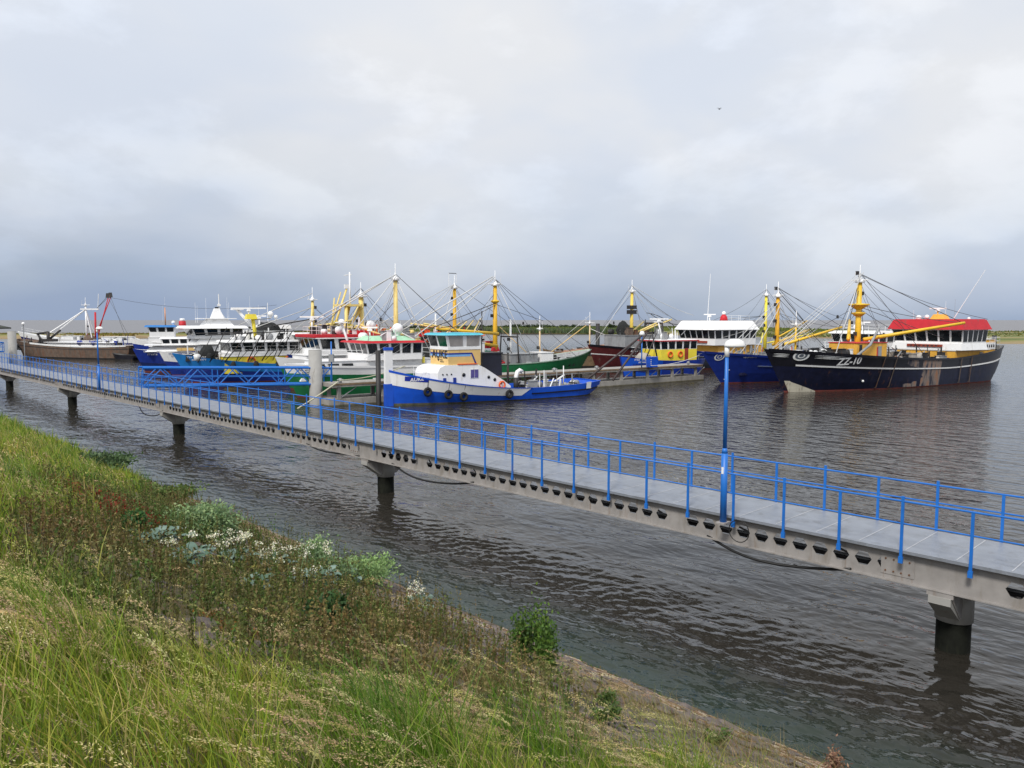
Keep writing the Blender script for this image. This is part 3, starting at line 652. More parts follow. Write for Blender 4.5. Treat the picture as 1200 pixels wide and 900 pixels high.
    def wheelhouse(s, xb, xf, w, z0, zw, z1, wall, roof, nf=5, ns=3, lean=.28, over=.35, low=None, glass=None, band=None, rooft=.22, slant=.0, aftwin=False, rbev=.25):
        """z0 base, zw sill of the windows, z1 roof underside; the window band leans outward forward"""
        root = s.root; glass = glass or GLASS; low = low or wall; hw = w / 2
        b = MB(); b.box(xb, xf, -hw, hw, z0, zw, low)
        zs, zt = zw, z1; so = lean * .5
        b.add([(xb, -hw, zs), (xf, -hw, zs), (xf, hw, zs), (xb, hw, zs), (xb, -hw - so, zt), (xf + lean, -hw - so, zt), (xf + lean, hw + so, zt), (xb, hw + so, zt)],
              [(4, 5, 6, 7), (0, 1, 5, 4), (1, 2, 6, 5), (2, 3, 7, 6), (3, 0, 4, 7)], wall)
        o = b.build('wheelhouse', root)
        h = zt - zs; a0, a1 = .07, .93
        for i in range(nf):                                   # front windows
            y0 = -hw + w * (i + .09) / nf; y1 = -hw + w * (i + .91) / nf; q = MB()
            def P(y, f, d): return (xf + lean * f + d, y * (1 + so / hw * f), zs + h * f)
            q.add([P(y0, a0, .03), P(y1, a0, .03), P(y1, a1, .03), P(y0, a1, .03), P(y0, a0, -.02), P(y1, a0, -.02), P(y1, a1, -.02), P(y0, a1, -.02)], [(0, 1, 2, 3), (0, 1, 5, 4), (1, 2, 6, 5), (2, 3, 7, 6), (3, 0, 4, 7)], glass); q.build('window', o)
        for sd_ in (1, -1):
            for i in range(ns):
                xa = xb + (xf - xb) * (i + .12) / ns; xc = xb + (xf - xb) * (i + .88) / ns; q = MB()
                def P(x, f, d): 
                    sh = lean * f * max(0, (x - xb) / (xf - xb)) ** 2
                    return (x + sh, sd_ * (hw + so * f + d), zs + h * f)
                q.add([P(xa, a0, .03), P(xc, a0, .03), P(xc, a1, .03), P(xa, a1, .03), P(xa, a0, -.02), P(xc, a0, -.02), P(xc, a1, -.02), P(xa, a1, -.02)], [(0, 1, 2, 3), (0, 1, 5, 4), (1, 2, 6, 5), (2, 3, 7, 6), (3, 0, 4, 7)], glass); q.build('window', o)
        if band:
            q = MB(); q.box(xb - .02, xf + .03, -hw - .03, hw + .03, zw - .16, zw - .04, band); q.build('trim_band', o)
        q = MB(); X0, X1, Y = xb - over * .6, xf + lean + over, hw + so + over * .6
        rb = min(rbev, .45 * Y)
        q.box(X0, X1, -Y, Y, zt, zt + rooft, roof, rbev * .5, rbev * .5); q.box(X0 + rbev * .5 + .1, X1 - rbev * .5 - .1, -Y + rbev * .5 + .1, Y - rbev * .5 - .1, zt + rooft - .01, zt + rooft + .05, roof); q.build('roof', root)
        s.rooftop = zt + rooft + .04; return o
    def mast(s, x, y, z0, z1, r=.28, mat=None, head=True, plat=None, name='mast', cross=1.4, lamps=3):
        mat = mat or YELLOW; z1 = z1 - .9 if head else z1; b = MB(); b.tube((x, y, z0), (x, y, z1 - 1.3 if head else z1), r, mat, 12, r * .72); 
        if plat:
            b.lathe((x, y, plat), [(r, -.45), (r * 2.6, -.05), (r * 3.0, 0), (r * 3.0, .12), (r, .2)], mat, 12); b.lathe((x, y, plat - .9), [(r, -.3), (r * 2, 0), (r * 2, .1), (r, .15)], mat, 12)
        o = b.build(name, s.root)
        if head:
            q = MB(); q.lathe((x, y, z1 - 1.35), [(r * 1.5, 0), (r * 1.1, .25), (r * .35, .6), (.05, 1.0), (.03, 1.9)], WHITE2, 10)
            q.tube((x - cross / 2, y, z1 - 1.15), (x + cross / 2, y, z1 - 1.15), .05, WHITE2, 6); q.tube((x, y - cross / 2, z1 - 1.1), (x, y + cross / 2, z1 - 1.1), .05, WHITE2, 6)
            q.tube((x + cross * .4, y, z1 - 1.15), (x + cross * .4, y, z1 - .2), .02, WHITE2, 4); q.build('mast_head', o)
        rnd = random.Random(int(x * 10))
        for i in range(lamps):
            q = MB(); zz = z0 + (z1 - z0) * (.35 + .2 * i) ; sd_ = rnd.choice((1, -1)); q.box(x + sd_ * r, x + sd_ * (r + .28), y - .14, y + .14, zz, zz + .4, DARK); q.build('floodlight', o)
        return o
    def boom(s, p, q, r=.14, mat=None, name='boom'):
        b = MB(); b.tube(p, q, r, mat or YELLOW, 8, r * .7); return b.build(name, s.root)
    def stay(s, p, q, r=.022, mat=None, sag=0.0, name='stay'):
        p, q = Vector(p), Vector(q); pts = [p.lerp(q, i / 8) - Vector((0, 0, sag * 4 * (i / 8) * (1 - i / 8))) for i in range(9)] if sag else [p, q]
        b = MB(); b.path(pts, r, mat or WIRE, 4); return b.build(name, s.root)
    def radar(s, x, y, z_, w=2.2, h=.8, mat=None, post=None):
        b = MB(); b.tube((x, y, z_), (x, y, z_ + h), .09, post or WHITE2, 8); b.box(x - .2, x + .2, y - .2, y + .2, z_ + h, z_ + h + .25, WHITE2, .05, .05); b.box(x - w * .4, x + w * .4, y - w * .3 - .08, y - w * .3 + .08, z_ + h + .25, z_ + h + .4, WHITE2)
        # scanner bar lies diagonally
        b.v = b.v[:-8]; b.f = b.f[:-6]; b.m = b.m[:-6]; b.sm = b.sm[:-6]
        c, sn = math.cos(-.6), math.sin(-.6); H = z_ + h + .27
        q = [(-w / 2, -.07), (w / 2, -.07), (w / 2, .07), (-w / 2, .07)]
        b.add([(x + a * c - d * sn, y + a * sn + d * c, H) for a, d in q] + [(x + a * c - d * sn, y + a * sn + d * c, H + .16) for a, d in q], [(0, 1, 2, 3), (4, 5, 6, 7), (0, 1, 5, 4), (1, 2, 6, 5), (2, 3, 7, 6), (3, 0, 4, 7)], WHITE2)
        return b.build('radar', s.root)
    def dome(s, x, y, z_, r=.32):
        b = MB(); b.tube((x, y, z_), (x, y, z_ + r), r * .4, WHITE2, 8); b.sphere((x, y, z_ + r * 1.5), r, WHITE2, 12); return b.build('satellite_dome', s.root)
    def whip(s, x, y, z_, h, lx=0, ly=0, r=.018, mat=None):
        b = MB(); b.tube((x, y, z_), (x + lx, y + ly, z_ + h), r, mat or WHITE2, 5, r * .6); return b.build('antenna', s.root)
    def winch(s, x, z_, w=1.6):
        b = MB(); b.lathe((x, -w / 2, z_ + .6), [(.55, 0), (.55, .08), (.3, .1), (.3, w * .45), (.55, w * .47), (.55, w * .53), (.3, w * .55), (.3, w - .1), (.55, w - .08), (.55, w)], DARK, 14, 'y'); b.box(x - .7, x + .7, -w / 2 - .2, -w / 2, z_, z_ + 1, GREY); b.box(x - .7, x + .7, w / 2, w / 2 + .2, z_, z_ + 1, GREY); return b.build('winch', s.root)
    def netpile(s, x, y, z_, r, mat, h=.7):
        b = MB(); rnd = random.Random(int(x * 7 + y)); n = 14; prof = [(1.0, 0), (1.05, .35), (.85, .7), (.5, .95), (.05, 1)]; v = []
        for (f, g) in prof:
            for i in range(n): t = 2 * PI * i / n; q = f * r * (1 + rnd.uniform(-.16, .16)); v.append((x + q * math.cos(t), y + q * .8 * math.sin(t), z_ + g * h * (1 + rnd.uniform(-.1, .1))))
        b.add(v, [(i * n + j, i * n + (j + 1) % n, (i + 1) * n + (j + 1) % n, (i + 1) * n + j) for i in range(4) for j in range(n)], mat, True); return b.build('netting', s.root)
    def gallows(s, x, w, z0, z1, mat, r=.12, lean=0):
        b = MB(); 
        for sd_ in (1, -1): b.tube((x, sd_ * w / 2, z0), (x + lean, sd_ * w / 2 * .8, z1), r, mat, 8); b.tube((x + lean, sd_ * w * .4, z1), (x + lean, sd_ * w * .4, z1 + .6), r * .6, mat, 6)
        b.tube((x + lean, -w * .42, z1), (x + lean, w * .42, z1), r, mat, 8); b.tube((x, -w / 2, z0 + .3), (x + lean, w * .3, z1 - .3), r * .5, mat, 6); return b.build('gantry', s.root)
    def ring(s, x, y, z_, axis='y', r=.34):
        b = MB(); b.torus((x, y, z_), r, .085, ORANGE, axis, 18, 7); return b.build('life_ring', s.root)
    def tyre(s, x, z_, side=1, R_=.42):
        y = s.surf(x, z_, side) + side * .16; b = MB(); b.torus((x, y, z_), R_ * .68, R_ * .32, TYRE, 'y', 18, 8); o = b.build('tyre_fender', s.root)
        q = MB(); q.tube((x, y, z_ + R_ * .9), (x, s.surf(x, min(z_ + 1.2, s.sheer((x + s.L / 2) / s.L)), side), s.sheer((x + s.L / 2) / s.L) - .02), .025, WIRE, 4); q.build('rope', o); return o
    def clutter(s, x0, x1, w, z_, n, seed=1, mats=None):
        """deck machinery: many small distinct fittings"""
        rnd = random.Random(seed); ms = mats or [GREY, DARK, WHITE, YELLOW, GREY, RUSTY, ORANGE, DARK]
        for i in range(n):
            b = MB()
            x, y = rnd.uniform(x0, x1), rnd.uniform(-w / 2, w / 2); k = rnd.random(); m = rnd.choice(ms); z2 = s.dz(x) if z_ is None else z_
            if k < .35: a, c, h = rnd.uniform(.15, .55), rnd.uniform(.15, .4), rnd.uniform(.3, 1.1); b.box(x - a, x + a, y - c, y + c, z2, z2 + h, m, .03, .03); b.box(x - a - .03, x + a + .03, y - c - .03, y + c + .03, z2 + h, z2 + h + .05, m); nm = 'deck_box'
            elif k < .6: b.tube((x, y, z2), (x + rnd.uniform(-.2, .2), y, z2 + rnd.uniform(.6, 1.9)), rnd.uniform(.04, .1), m, 6); nm = 'vent_pipe'
            elif k < .8: r = rnd.uniform(.2, .45); b.lathe((x, y - .3, z2 + r), [(r, 0), (r, .06), (r * .5, .08), (r * .5, .5), (r, .52), (r, .6)], m, 10, 'y'); nm = 'rope_drum'
            else: q = Vector((x, y, z2 + rnd.uniform(.1, .6))); d = Vector((rnd.uniform(-2, 2), rnd.uniform(-.8, .8), rnd.uniform(-.2, 1))); b.tube(q, q + d, rnd.uniform(.04, .09), m, 6); nm = 'deck_spar'
            b.build(nm, s.root, fixn=False)
    def rig(s, x, z_, n, seed=0, w=None):
        rnd = random.Random(seed + int(x * 3)); w = w or s.B * .45
        for i in range(n):
            xx = min(s.L / 2 - .5, max(-s.L / 2 + .5, x + rnd.choice((-1, 1)) * rnd.uniform(1.5, 8.5))); s.stay((x, 0, z_ - rnd.uniform(0, 3.2)), (xx, rnd.uniform(-w, w), s.dz(xx) + rnd.uniform(.9, 3.2)), rnd.uniform(.016, .03), WIREW if rnd.random() < .45 else WIRE, sag=rnd.uniform(0, .5))
            if i % 2 == 0:
                b = MB(); q = Vector((x, 0, z_ - 1.5)).lerp(Vector((xx, 0, s.dz(xx) + 2)), rnd.uniform(.5, .85)); b.box(q.x - .12, q.x + .12, -.08, .08, q.z - .18, q.z + .18, DARK, .04, .02); b.build('pulley_block', s.root)
    def beamgear(s, mx, mz, arm, tipz, mat=None, cable=True, sweep=0.0, r=.15, y0=.6, top=None):
        """outrigger booms either side hinged at the mast foot, with topping lifts"""
        for sd_ in (1, -1):
            p = (mx, sd_ * y0, mz); q = (mx + sweep, sd_ * (y0 + arm), tipz); s.boom(p, q, r, mat, 'outrigger')
            if cable: s.stay((mx, 0, top), q, .03); s.stay((mx, 0, top - .3), (Vector(p) + (Vector(q) - Vector(p)) * .7), .022, WIREW)
# ------------------------------------------------------------------ the boats
A0 = math.atan2(-.56, -.83)
# --- the blue and white tug in front
t = Boat('tug', (-10.7, 64.8), 22.4, 5.4, math.atan2(-.567, -.825), 'small blue and white tug with turquoise wheelhouse roof and tyres', 'tug',
         zb=3.1, zm=1.1, zs=1.35, rake=.25, bw=.45, mats=AUKEBLUE, bands=[(0.07, WEEDY), (1.0, AUKEBLUE)], full=.5)
def kf_white(tt):
    lo = .36 + .25 * max(0, (tt - .42) / .58)
    if tt < .45: lo += (.98 - lo) * min(1, (.45 - tt) / .045)
    return (min(lo, .98), .985)
t.band(.6, 1, WHITE2, .405, .99, 'white_bulwark', .012, 0, kf_white)
t.band(.955, 1.02, AUKEBLUE, .40, .99, 'cap_strip', .04, 0)
t.band(.46, .56, BLACKP, .0, .40, 'rubbing_strake', .07, 0)
b = MB(); b.box(t.L / 2 - .62, t.L / 2 + .08, -.17, .17, 1.9, 4.75, WHITE2, .02, .02); b.build('stem_post', t.root)
b = MB(); b.box(t.L / 2 - .62, t.L / 2 + .10, -.2, .2, -.3, 1.9, AUKEBLUE); b.build('stem_fender', t.root); b = MB(); b.box(t.L / 2 - .64, t.L / 2 + .10, -.2, .2, 4.75, 5.0, AUKEBLUE); b.build('stem_cap', t.root)
b = MB(); NB = paint('name_board_blue', (.01, .03, .33), .4, .05); A = []
for i in range(9):
    xx = t.T(1.45 + 1.9 * i / 8); zc = 2.33 - .17 * i / 8
    for zz in (zc - .19, zc + .19): A.append((xx, t.surf(xx, zz) + .03, zz))
b.add(A, [(2 * i, 2 * i + 1, 2 * i + 3, 2 * i + 2) for i in range(8)], NB); b.build('name_board', t.h)
t.text('AUKE', t.T(2.4), 2.245, .42, WHITE2, bold=.012, sub=t.h, slope=.09)
L0 = t.T(3.0); b = MB()
pr = [(0, 1.85), (.02, 2.75), (-.2, 3.2), (-.7, 3.4), (-5.2, 3.36), (-5.9, 3.05), (-6.9, 2.45), (-7.9, 1.85), (-8.7, 1.3), (-8.7, .75), (-3.2, 1.25)]
b.prism([(L0 + a, c) for a, c in pr], -1.7, 1.7, WHITE2, 'y')
n_ = len(pr); b.v = []; b.f = []; b.m = []; b.sm = []
rows_ = []
for (a, c) in pr:                                          # round the front in plan
    rows_.append([(L0 + a - (.0 if a < -1.2 else 1.15 * abs(y_ / 1.66) ** 2.4), y_, c) for y_ in np.linspace(-1.66, 1.66, 11)])
for i in range(n_):
    A, B_ = rows_[i], rows_[(i + 1) % n_]; b.add(A + B_, [(j, j + 1, 12 + j, 11 + j) for j in range(10)], WHITE2)
for s_ in (0, -1): b.add([rw[s_] for rw in rows_], [tuple(range(n_))], WHITE2)
o = b.build('deckhouse', t.root)
for d, z_, r in ((1.6, 2.6, .07), (2.0, 2.6, .07), (2.45, 2.6, .07), (3.7, 2.5, .17), (6.3, 2.2, .14), (6.95, 1.95, .15), (7.6, 1.65, .14)):
    q = MB(); q.tube((L0 - d, 1.62, z_), (L0 - d, 1.70, z_), r, GLASS, 12); q.build('porthole', o)
for d in (1.75, 2.75):
    q = MB(); q.box(L0 - d - .16, L0 - d + .12, 1.6, 1.72, 1.75, 2.3, BLUE); q.build('vent_cover', o)
q = MB(); q.box(L0 - 5.25, L0 - 4.35, 1.6, 1.685, 2.15, 3.0, WHITE); q.box(L0 - 5.18, L0 - 4.83, 1.6, 1.71, 2.22, 2.93, PURP); q.box(L0 - 4.77, L0 - 4.42, 1.6, 1.71, 2.22, 2.93, PURP); q.build('window', o)
WX0, WX1, WW = t.T(8.5), t.T(5.2), 3.2
whl = t.wheelhouse(WX0, WX1, WW, 3.3, 4.95, 5.98, WHITE2, TURQ, nf=2, ns=2, lean=.3, over=.25, low=CREAM, rooft=.14)
k = [c for c in whl.children if c.name.startswith('window')]
for c in k[2:4]: c.data.materials[0] = GLASSL
k[1].data.materials[0] = GLASSG
b = MB(); b.box(WX0 - .02, WX1 + .05, -WW / 2 - .04, WW / 2 + .04, 4.72, 4.97, WHITE2); b.build('sill_band', whl)
PB = paint('pale_blue_stripe', (.2, .42, .75), .4, .05); yb = WW / 2 + .012; b = MB()
b.box(WX0 + .9, WX1 + .012, -yb, yb, 4.30, 4.44, BLUE); b.box(WX0 + 1.05, WX1 + .008, -yb + .004, yb - .004, 4.12, 4.30, PB)
b.add([(WX0 + .9, yb + .01, 4.44), (WX0 + 1.05, yb + .01, 4.44), (WX0 + .6, yb + .01, 3.45), (WX0 + .42, yb + .01, 3.45)], [(0, 1, 2, 3)], BLUE); b.build('painted_stripe', whl)
v, f = text_verts('AUKE', .95, bold=.02); b = MB(); b.add([(WX1 + .04, .1 + a * 1.15, 4.28 + c) for a, c, _ in v], f, DARK)
b.prism([(-.35, 3.9), (.05, 3.9), (-.15, 3.68)], WX1, WX1 + .03, DARK, 'x'); b.box(WX1, WX1 + .03, .2, .8, 3.62, 3.68, DARK); b.box(WX1, WX1 + .03, .15, .6, 3.78, 3.84, DARK); b.build('lettering', whl)
b = MB(); b.box(WX0 + .4, WX1 - .9, yb, yb + .10, 3.40, 3.48, ORANGE); b.tube((WX0 - .1, yb, 3.0), (WX0 - .1, yb, 5.9), .05, DARK, 6); b.build('side_rail', whl)
b = MB(); b.box(t.T(11.3), t.T(9.1), -.85, .85, 2.2, 4.3, paint('funnel_dark_blue', (.008, .009, .022), .5, .2), .12, .10, -.1); b.box(t.T(11.4), t.T(9.2), -.85, .85, 4.2, 4.35, BLACKP); b.build('funnel', t.root)
for d, z_ in ((3.3, 1.15), (5.1, .86), (6.5, .62)): t.tyre(t.T(d), z_, 1, .42)
t.tyre(t.T(10.9), .66, 1, .42)
t.ring(t.T(10.6), 1.9, 1.45, 'y', .3)
b = MB(); b.path([(t.T(12.6), 1.2, .8), (t.T(12.6), 1.2, 2.1), (t.T(12.75), 1.2, 2.5), (t.T(13.0), 1.2, 2.65), (t.T(13.3), 1.2, 2.5)], .2, WHITE2, 8); b.tube((t.T(12.6), 1.2, .8), (t.T(12.6), 1.2, 2.0), .23, DARK, 10); b.build('vent_cowl', t.root)
t.mast(t.T(11.9), .9, 1.0, 4.3, .12, DARK, head=False, lamps=0, name='exhaust_pipe'); t.clutter(t.T(20.5), t.T(13.5), 2.6, .7, 30, 3, [GREY, DARK, WHITE, GREY])
t.mast(t.T(18.2), 1.2, 1.0, 2.9, .06, WHITE, head=False, lamps=0, name='flag_staff'); t.mast(t.T(17.0), 1.7, 1.0, 2.7, .04, GREY, head=False, lamps=0, name='stanchion')
b = MB(); b.add([(t.T(20.6), t.surf(t.T(20.6), .9) + .05, .7), (t.T(19.9), t.surf(t.T(19.9), .9) + .05, .7), (t.T(19.9), t.surf(t.T(19.9), 1.2) + .05, 1.32), (t.T(20.6), t.surf(t.T(20.6), 1.2) + .05, 1.36)], [(0, 1, 2, 3)], WHITE2); b.build('stern_plate', t.h)
t.rail([(t.T(2.2), .9, 2.6), (t.T(3.2), 1.4, 2.4)], 0, .8, WHITE2)
# gear in front of the stern: two dark spars leaning over the rail to the pontoon

# --- ZZ-10, the big dark cutter on the right
zx = Boat('fishing_cutter', (24.9, 75.9), 40.0, 8.8, math.atan2(-.53, -.848), 'large black trawler with red wheelhouse roof and ZZ-10 on its bow', 'trawler',
          zb=4.45, zm=3.0, zs=4.2, rake=3.2, shp=1.5, bw=.95, mats=GREY, bands=[(.035, BOOT), (.62, NAVY), (1.0, BLACKP)], full=.62)
zx.band(.0, 1, WHITE2, .03, .94, 'white_stripe', .07, 1, lambda q: (.635, .675))
zx.band(.945, 1.02, BLACKP, .01, .99, 'rubbing_strake', .09, 0)
zx.band(.0, .3, BULBC, .85, .985, 'bow_underwater_paint', .02, 1, lambda q: (-.2, -.1 + .36 * max(0, (q - .85) / .12) if q < .965 else .27))
zx.text('ZZ-10', zx.T(8.7), 3.12, 1.04, WHITE2, bold=.028, slope=.045)
zx.scribble(zx.T(6.4), 3.78, 2.8, .12, WHITE, 1)
def badge(B, d, z_, rx, rz, m1, m2):
    b = MB(); n = 22
    for (f0, f1, mm, pr) in ((1.0, .74, m1, .05), (.70, .0, m2, .045), (.45, .30, m1, .055)):
        A = []
        for i in range(n):
            a = 2 * PI * i / n
            for f_ in (f0, f1): X = B.T(d) + math.cos(a) * rx * f_; Z = z_ + math.sin(a) * rz * f_; A.append((X, B.surf(X, Z) + pr, Z))
        b.add(A, [(2 * i, 2 * i + 1, 2 * ((i + 1) % n) + 1, 2 * ((i + 1) % n)) for i in range(n)], mm)
    return b.build('bow_emblem', B.h)
badge(zx, 3.4, 3.75, .75, .5, WHITE, paint('emblem_slate', (.10, .12, .15), .5, .1))
b = MB()
for (d0, d1, o0) in ((.9, 2.3, .0), (4.7, 8.0, .02)):      # pale flourishes either side of the emblem
    for i in range(3):
        A = []
        for j in range(11):
            d = d0 + (d1 - d0) * j / 10; zc = 3.98 - .13 * i - .055 * (d - .9); hw = .035 * math.sin(PI * (j + .3) / 10.6)
            A += [(zx.T(d), zx.surf(zx.T(d), zc - hw) + .05, zc - hw), (zx.T(d), zx.surf(zx.T(d), zc + hw) + .05, zc + hw)]
        b.add(A, [(2 * j, 2 * j + 1, 2 * j + 3, 2 * j + 2) for j in range(10)], WHITE)
b.build('bow_scroll', zx.h)
b = MB(); y_ = zx.surf(zx.T(14.6), .8); b.sphere((zx.T(11.4), zx.surf(zx.T(11.4), 1.0) + .05, 1.0), .13, WHITE2, 8); b.build('hull_fitting', zx.h)
# the worn patch amidships where the fishing gear scrapes the paint
scr = bpy.data.materials.new('gear_scrape'); scr.use_nodes = True; t_ = scr.node_tree; bb = t_.nodes['Principled BSDF']; bb.inputs['Roughness'].default_value = .8
tcn = t_.nodes.new('ShaderNodeTexCoord'); mpn = t_.nodes.new('ShaderNodeMapping'); mpn.inputs['Scale'].default_value = (1.1, 1.1, .35); t_.links.new(tcn.outputs['Object'], mpn.inputs[0])
qn = t_.nodes.new('ShaderNodeTexNoise'); qn.inputs['Detail'].default_value = 8; qn.inputs['Scale'].default_value = 1.6; t_.links.new(mpn.outputs[0], qn.inputs['Vector'])
rr_ = t_.nodes.new('ShaderNodeValToRGB'); t_.links.new(qn.outputs[0], rr_.inputs[0]); rr_.color_ramp.elements[0].position = .38; rr_.color_ramp.elements[0].color = (.03, .03, .045, 1); rr_.color_ramp.elements[1].position = .7; rr_.color_ramp.elements[1].color = (.30, .13, .06, 1)
e_ = rr_.color_ramp.elements.new(.52); e_.color = (.20, .16, .14, 1); t_.links.new(rr_.outputs[0], bb.inputs['Base Color'])
zx.band(.04, .97, scr, .40, .49, 'scraped_patch', .018, 1)
zx.band(.04, .97, scr, .505, .56, 'scraped_patch', .018, 1)
for q_ in (.615, .665, .30, .245): zx.band(.06, 1.0, RUSTY, q_, q_ + .004, 'hull_fender', .12, 1)
# wheelhouse block
zx.house('accommodation', zx.T(35.8), zx.T(28.3), 7.0, 1.6, 3.75, OCHRE, rail=False, ports=0, trim=WHITE)
zx.wheelhouse(zx.T(33.8), zx.T(28.7), 8.1, 3.82, 4.72, 6.2, WHITE2, RED, nf=6, ns=5, lean=.4, over=.5, rooft=1.15, rbev=.95)
wh = [o for o in zx.root.children if o.name.startswith('wheelhouse')][0]
b = MB(); b.box(zx.T(28.7) - 5.2, zx.T(28.7) + .45, -4.25, 4.25, 3.84, 4.6, WHITE2, .12, .18); b.build('bridge_skirt', wh)
b = MB(); b.box(zx.T(28.7) + .34, zx.T(28.7) + .56, -2.2, 2.0, 4.18, 4.46, BOARD); b.build('name_board', wh)
b = MB()
for i in range(7): b.box(zx.T(28.7) + .56, zx.T(28.7) + .575, -1.8 + i * .5, -1.5 + i * .5, 4.26, 4.38, DARK)
b.build('board_lettering', wh)
b = MB(); b.box(zx.T(27.55), zx.T(27.2), -2.6, 3.6, 2.3, 3.0, paint('hatch_blue', (.02, .06, .14), .5, .1), .05, .3); b.build('hatch_cover', zx.root)
zx.house('engine_casing', zx.T(38.6), zx.T(34.4), 5.6, 2.9, 4.95, OCHRE, rail=False, ports=0, trim=WHITE, door=False)
b = MB(); b.box(zx.T(38.5), zx.T(36.0), 2.81, 2.86, 3.75, 4.6, WHITE2)
for i in range(4): b.box(zx.T(38.2) + i * .5, zx.T(37.95) + i * .5, 2.86, 2.88, 4.0, 4.35, GLASS)
b.build('side_panel', zx.root)
zx.rail([(zx.T(35.6), -4.0), (zx.T(39.4), -2.9), (zx.T(39.4), 2.9), (zx.T(35.6), 3.6)], 4.3, .9, WHITE)
b = MB(); b.box(zx.T(39.9), zx.T(39.5), 1.9, 2.3, 3.8, 5.4, BLACKP); b.box(zx.T(39.9), zx.T(39.5), -2.3, -1.9, 3.8, 5.2, BLACKP); b.build('stern_post', zx.root)
rt = zx.rooftop
zx.radar(zx.T(31.5), -.5, rt, 2.0, .95, YELLOW, OCHRE); zx.dome(zx.T(31.0), -1.5, rt - .1, .26); zx.dome(zx.T(30.6), -2.3, rt - .3, .32)
b = MB(); b.box(zx.T(32.3), zx.T(31.0), -1.2, .6, rt - .02, rt + .6, OCHRE, .3, .3); b.build('radar_base', zx.root)
zx.whip(zx.T(32.6), .8, rt, 5.8, -1.6, 2.6, .045); zx.whip(zx.T(33), -.4, rt, 2.2); zx.whip(zx.T(33.2), .6, rt, 2.4, mat=GREY); zx.dome(zx.T(33.0), 2.4, rt - .2, .18); zx.whip(zx.T(30), -2.6, rt - .2, 1.3)
zx.rail([(zx.T(33.0), -2.6), (zx.T(30.5), -2.6)], rt - .1, .5, WHITE)
for i in range(3):
    b = MB(); b.box(zx.T(32.6) + i * 1.2, zx.T(32.6) + i * 1.2 + .5, 3.0 - .1, 3.5, 7.0, 7.18, DARK); b.build('roof_vent', zx.root)
# forward: mast, booms, orange deck boxes, winches
zx.mast(zx.T(15.1), 0, 1.8, 13.6, .36, YELLOW, plat=8.9, cross=2.0, lamps=4)
MXz = zx.T(15.1)
zx.house('forward_casing', zx.T(17.2), zx.T(12.0), 3.4, 2.6, 4.85, OCHRE, rail=False, trim=RED, yoff=.4)
b = MB(); b.box(zx.T(12.8), zx.T(12.3), 2.06, 2.12, 2.9, 4.7, DARK); b.box(zx.T(16.1), zx.T(15.4), 2.06, 2.12, 2.9, 4.4, RED); b.build('casing_fittings', zx.root)
for i, (y_, zt_) in enumerate(((.9, 6.9), (-.9, 7.2))):
    zx.boom((MXz + .3, y_, 5.2), (MXz - 8.5, y_ * 7.6, zt_ + .1), .21, YELLOW, 'outrigger')
    zx.stay((MXz, 0, 12.3), (MXz - 8.5, y_ * 7.6, zt_), .035); zx.stay((MXz, 0, 9.0), (MXz - 8.5, y_ * 7.6, zt_ + .1), .03, sag=.3)
    zx.stay((MXz, 0, 12.2), (zx.T(34.5), y_ * 4.2, rt), .025, sag=.5)
for y_ in (-.3, .3, .9): zx.stay((MXz, y_ * .5, 12.4), (zx.T(1.6), y_, 4.5), .045 if y_ > .5 else .03, WIREW)
zx.stay((MXz, .1, 12.3), (zx.T(7.5), 2.6, 3.5), .05, WIREW); zx.stay((MXz, .2, 8.7), (zx.T(26), 3.4, 5.2), .03); zx.stay((MXz, 0, 8.6), (zx.T(24), 1.4, 5.0), .03, sag=.3); zx.stay((MXz, -.2, 12.2), (zx.T(22), -3.5, 3.4), .03); zx.stay((MXz, .3, 12.1), (zx.T(22.5), 3.6, 3.0), .03)
zx.winch(zx.T(21), 2.3, 3.6); zx.winch(zx.T(24), 2.3, 2.6); zx.clutter(zx.T(27), zx.T(17.8), 6.4, 2.7, 90, 4, [GREY, DARK, RUSTY, GREY, DARK, TARP, DARK]); zx.clutter(zx.T(11.5), zx.T(4.5), 4.0, 3.4, 44, 5, [GREY, DARK, WHITE, DARK])
b = MB(); b.path([(zx.T(9.6), 2.3, 3.0), (zx.T(11.5), 2.4, 3.6), (zx.T(13.6), 2.5, 4.7), (zx.T(14.8), 2.5, 6.2), (zx.T(15.1), 2.5, 6.6)], .14, GREY, 8); b.build('crane_arm', zx.root)
zx.netpile(zx.T(23), 2.4, 2.0, 1.2, TARP, 1.6); zx.netpile(zx.T(25.6), 2.8, 1.9, 1.0, TARP, 1.2); b = MB(); b.sphere((zx.T(17.6), 3.5, 2.95), .42, WHITE2); b.build('buoy', zx.root)
zx.netpile(zx.T(8.4), .8, 3.0, 1.5, NET, 1.1)

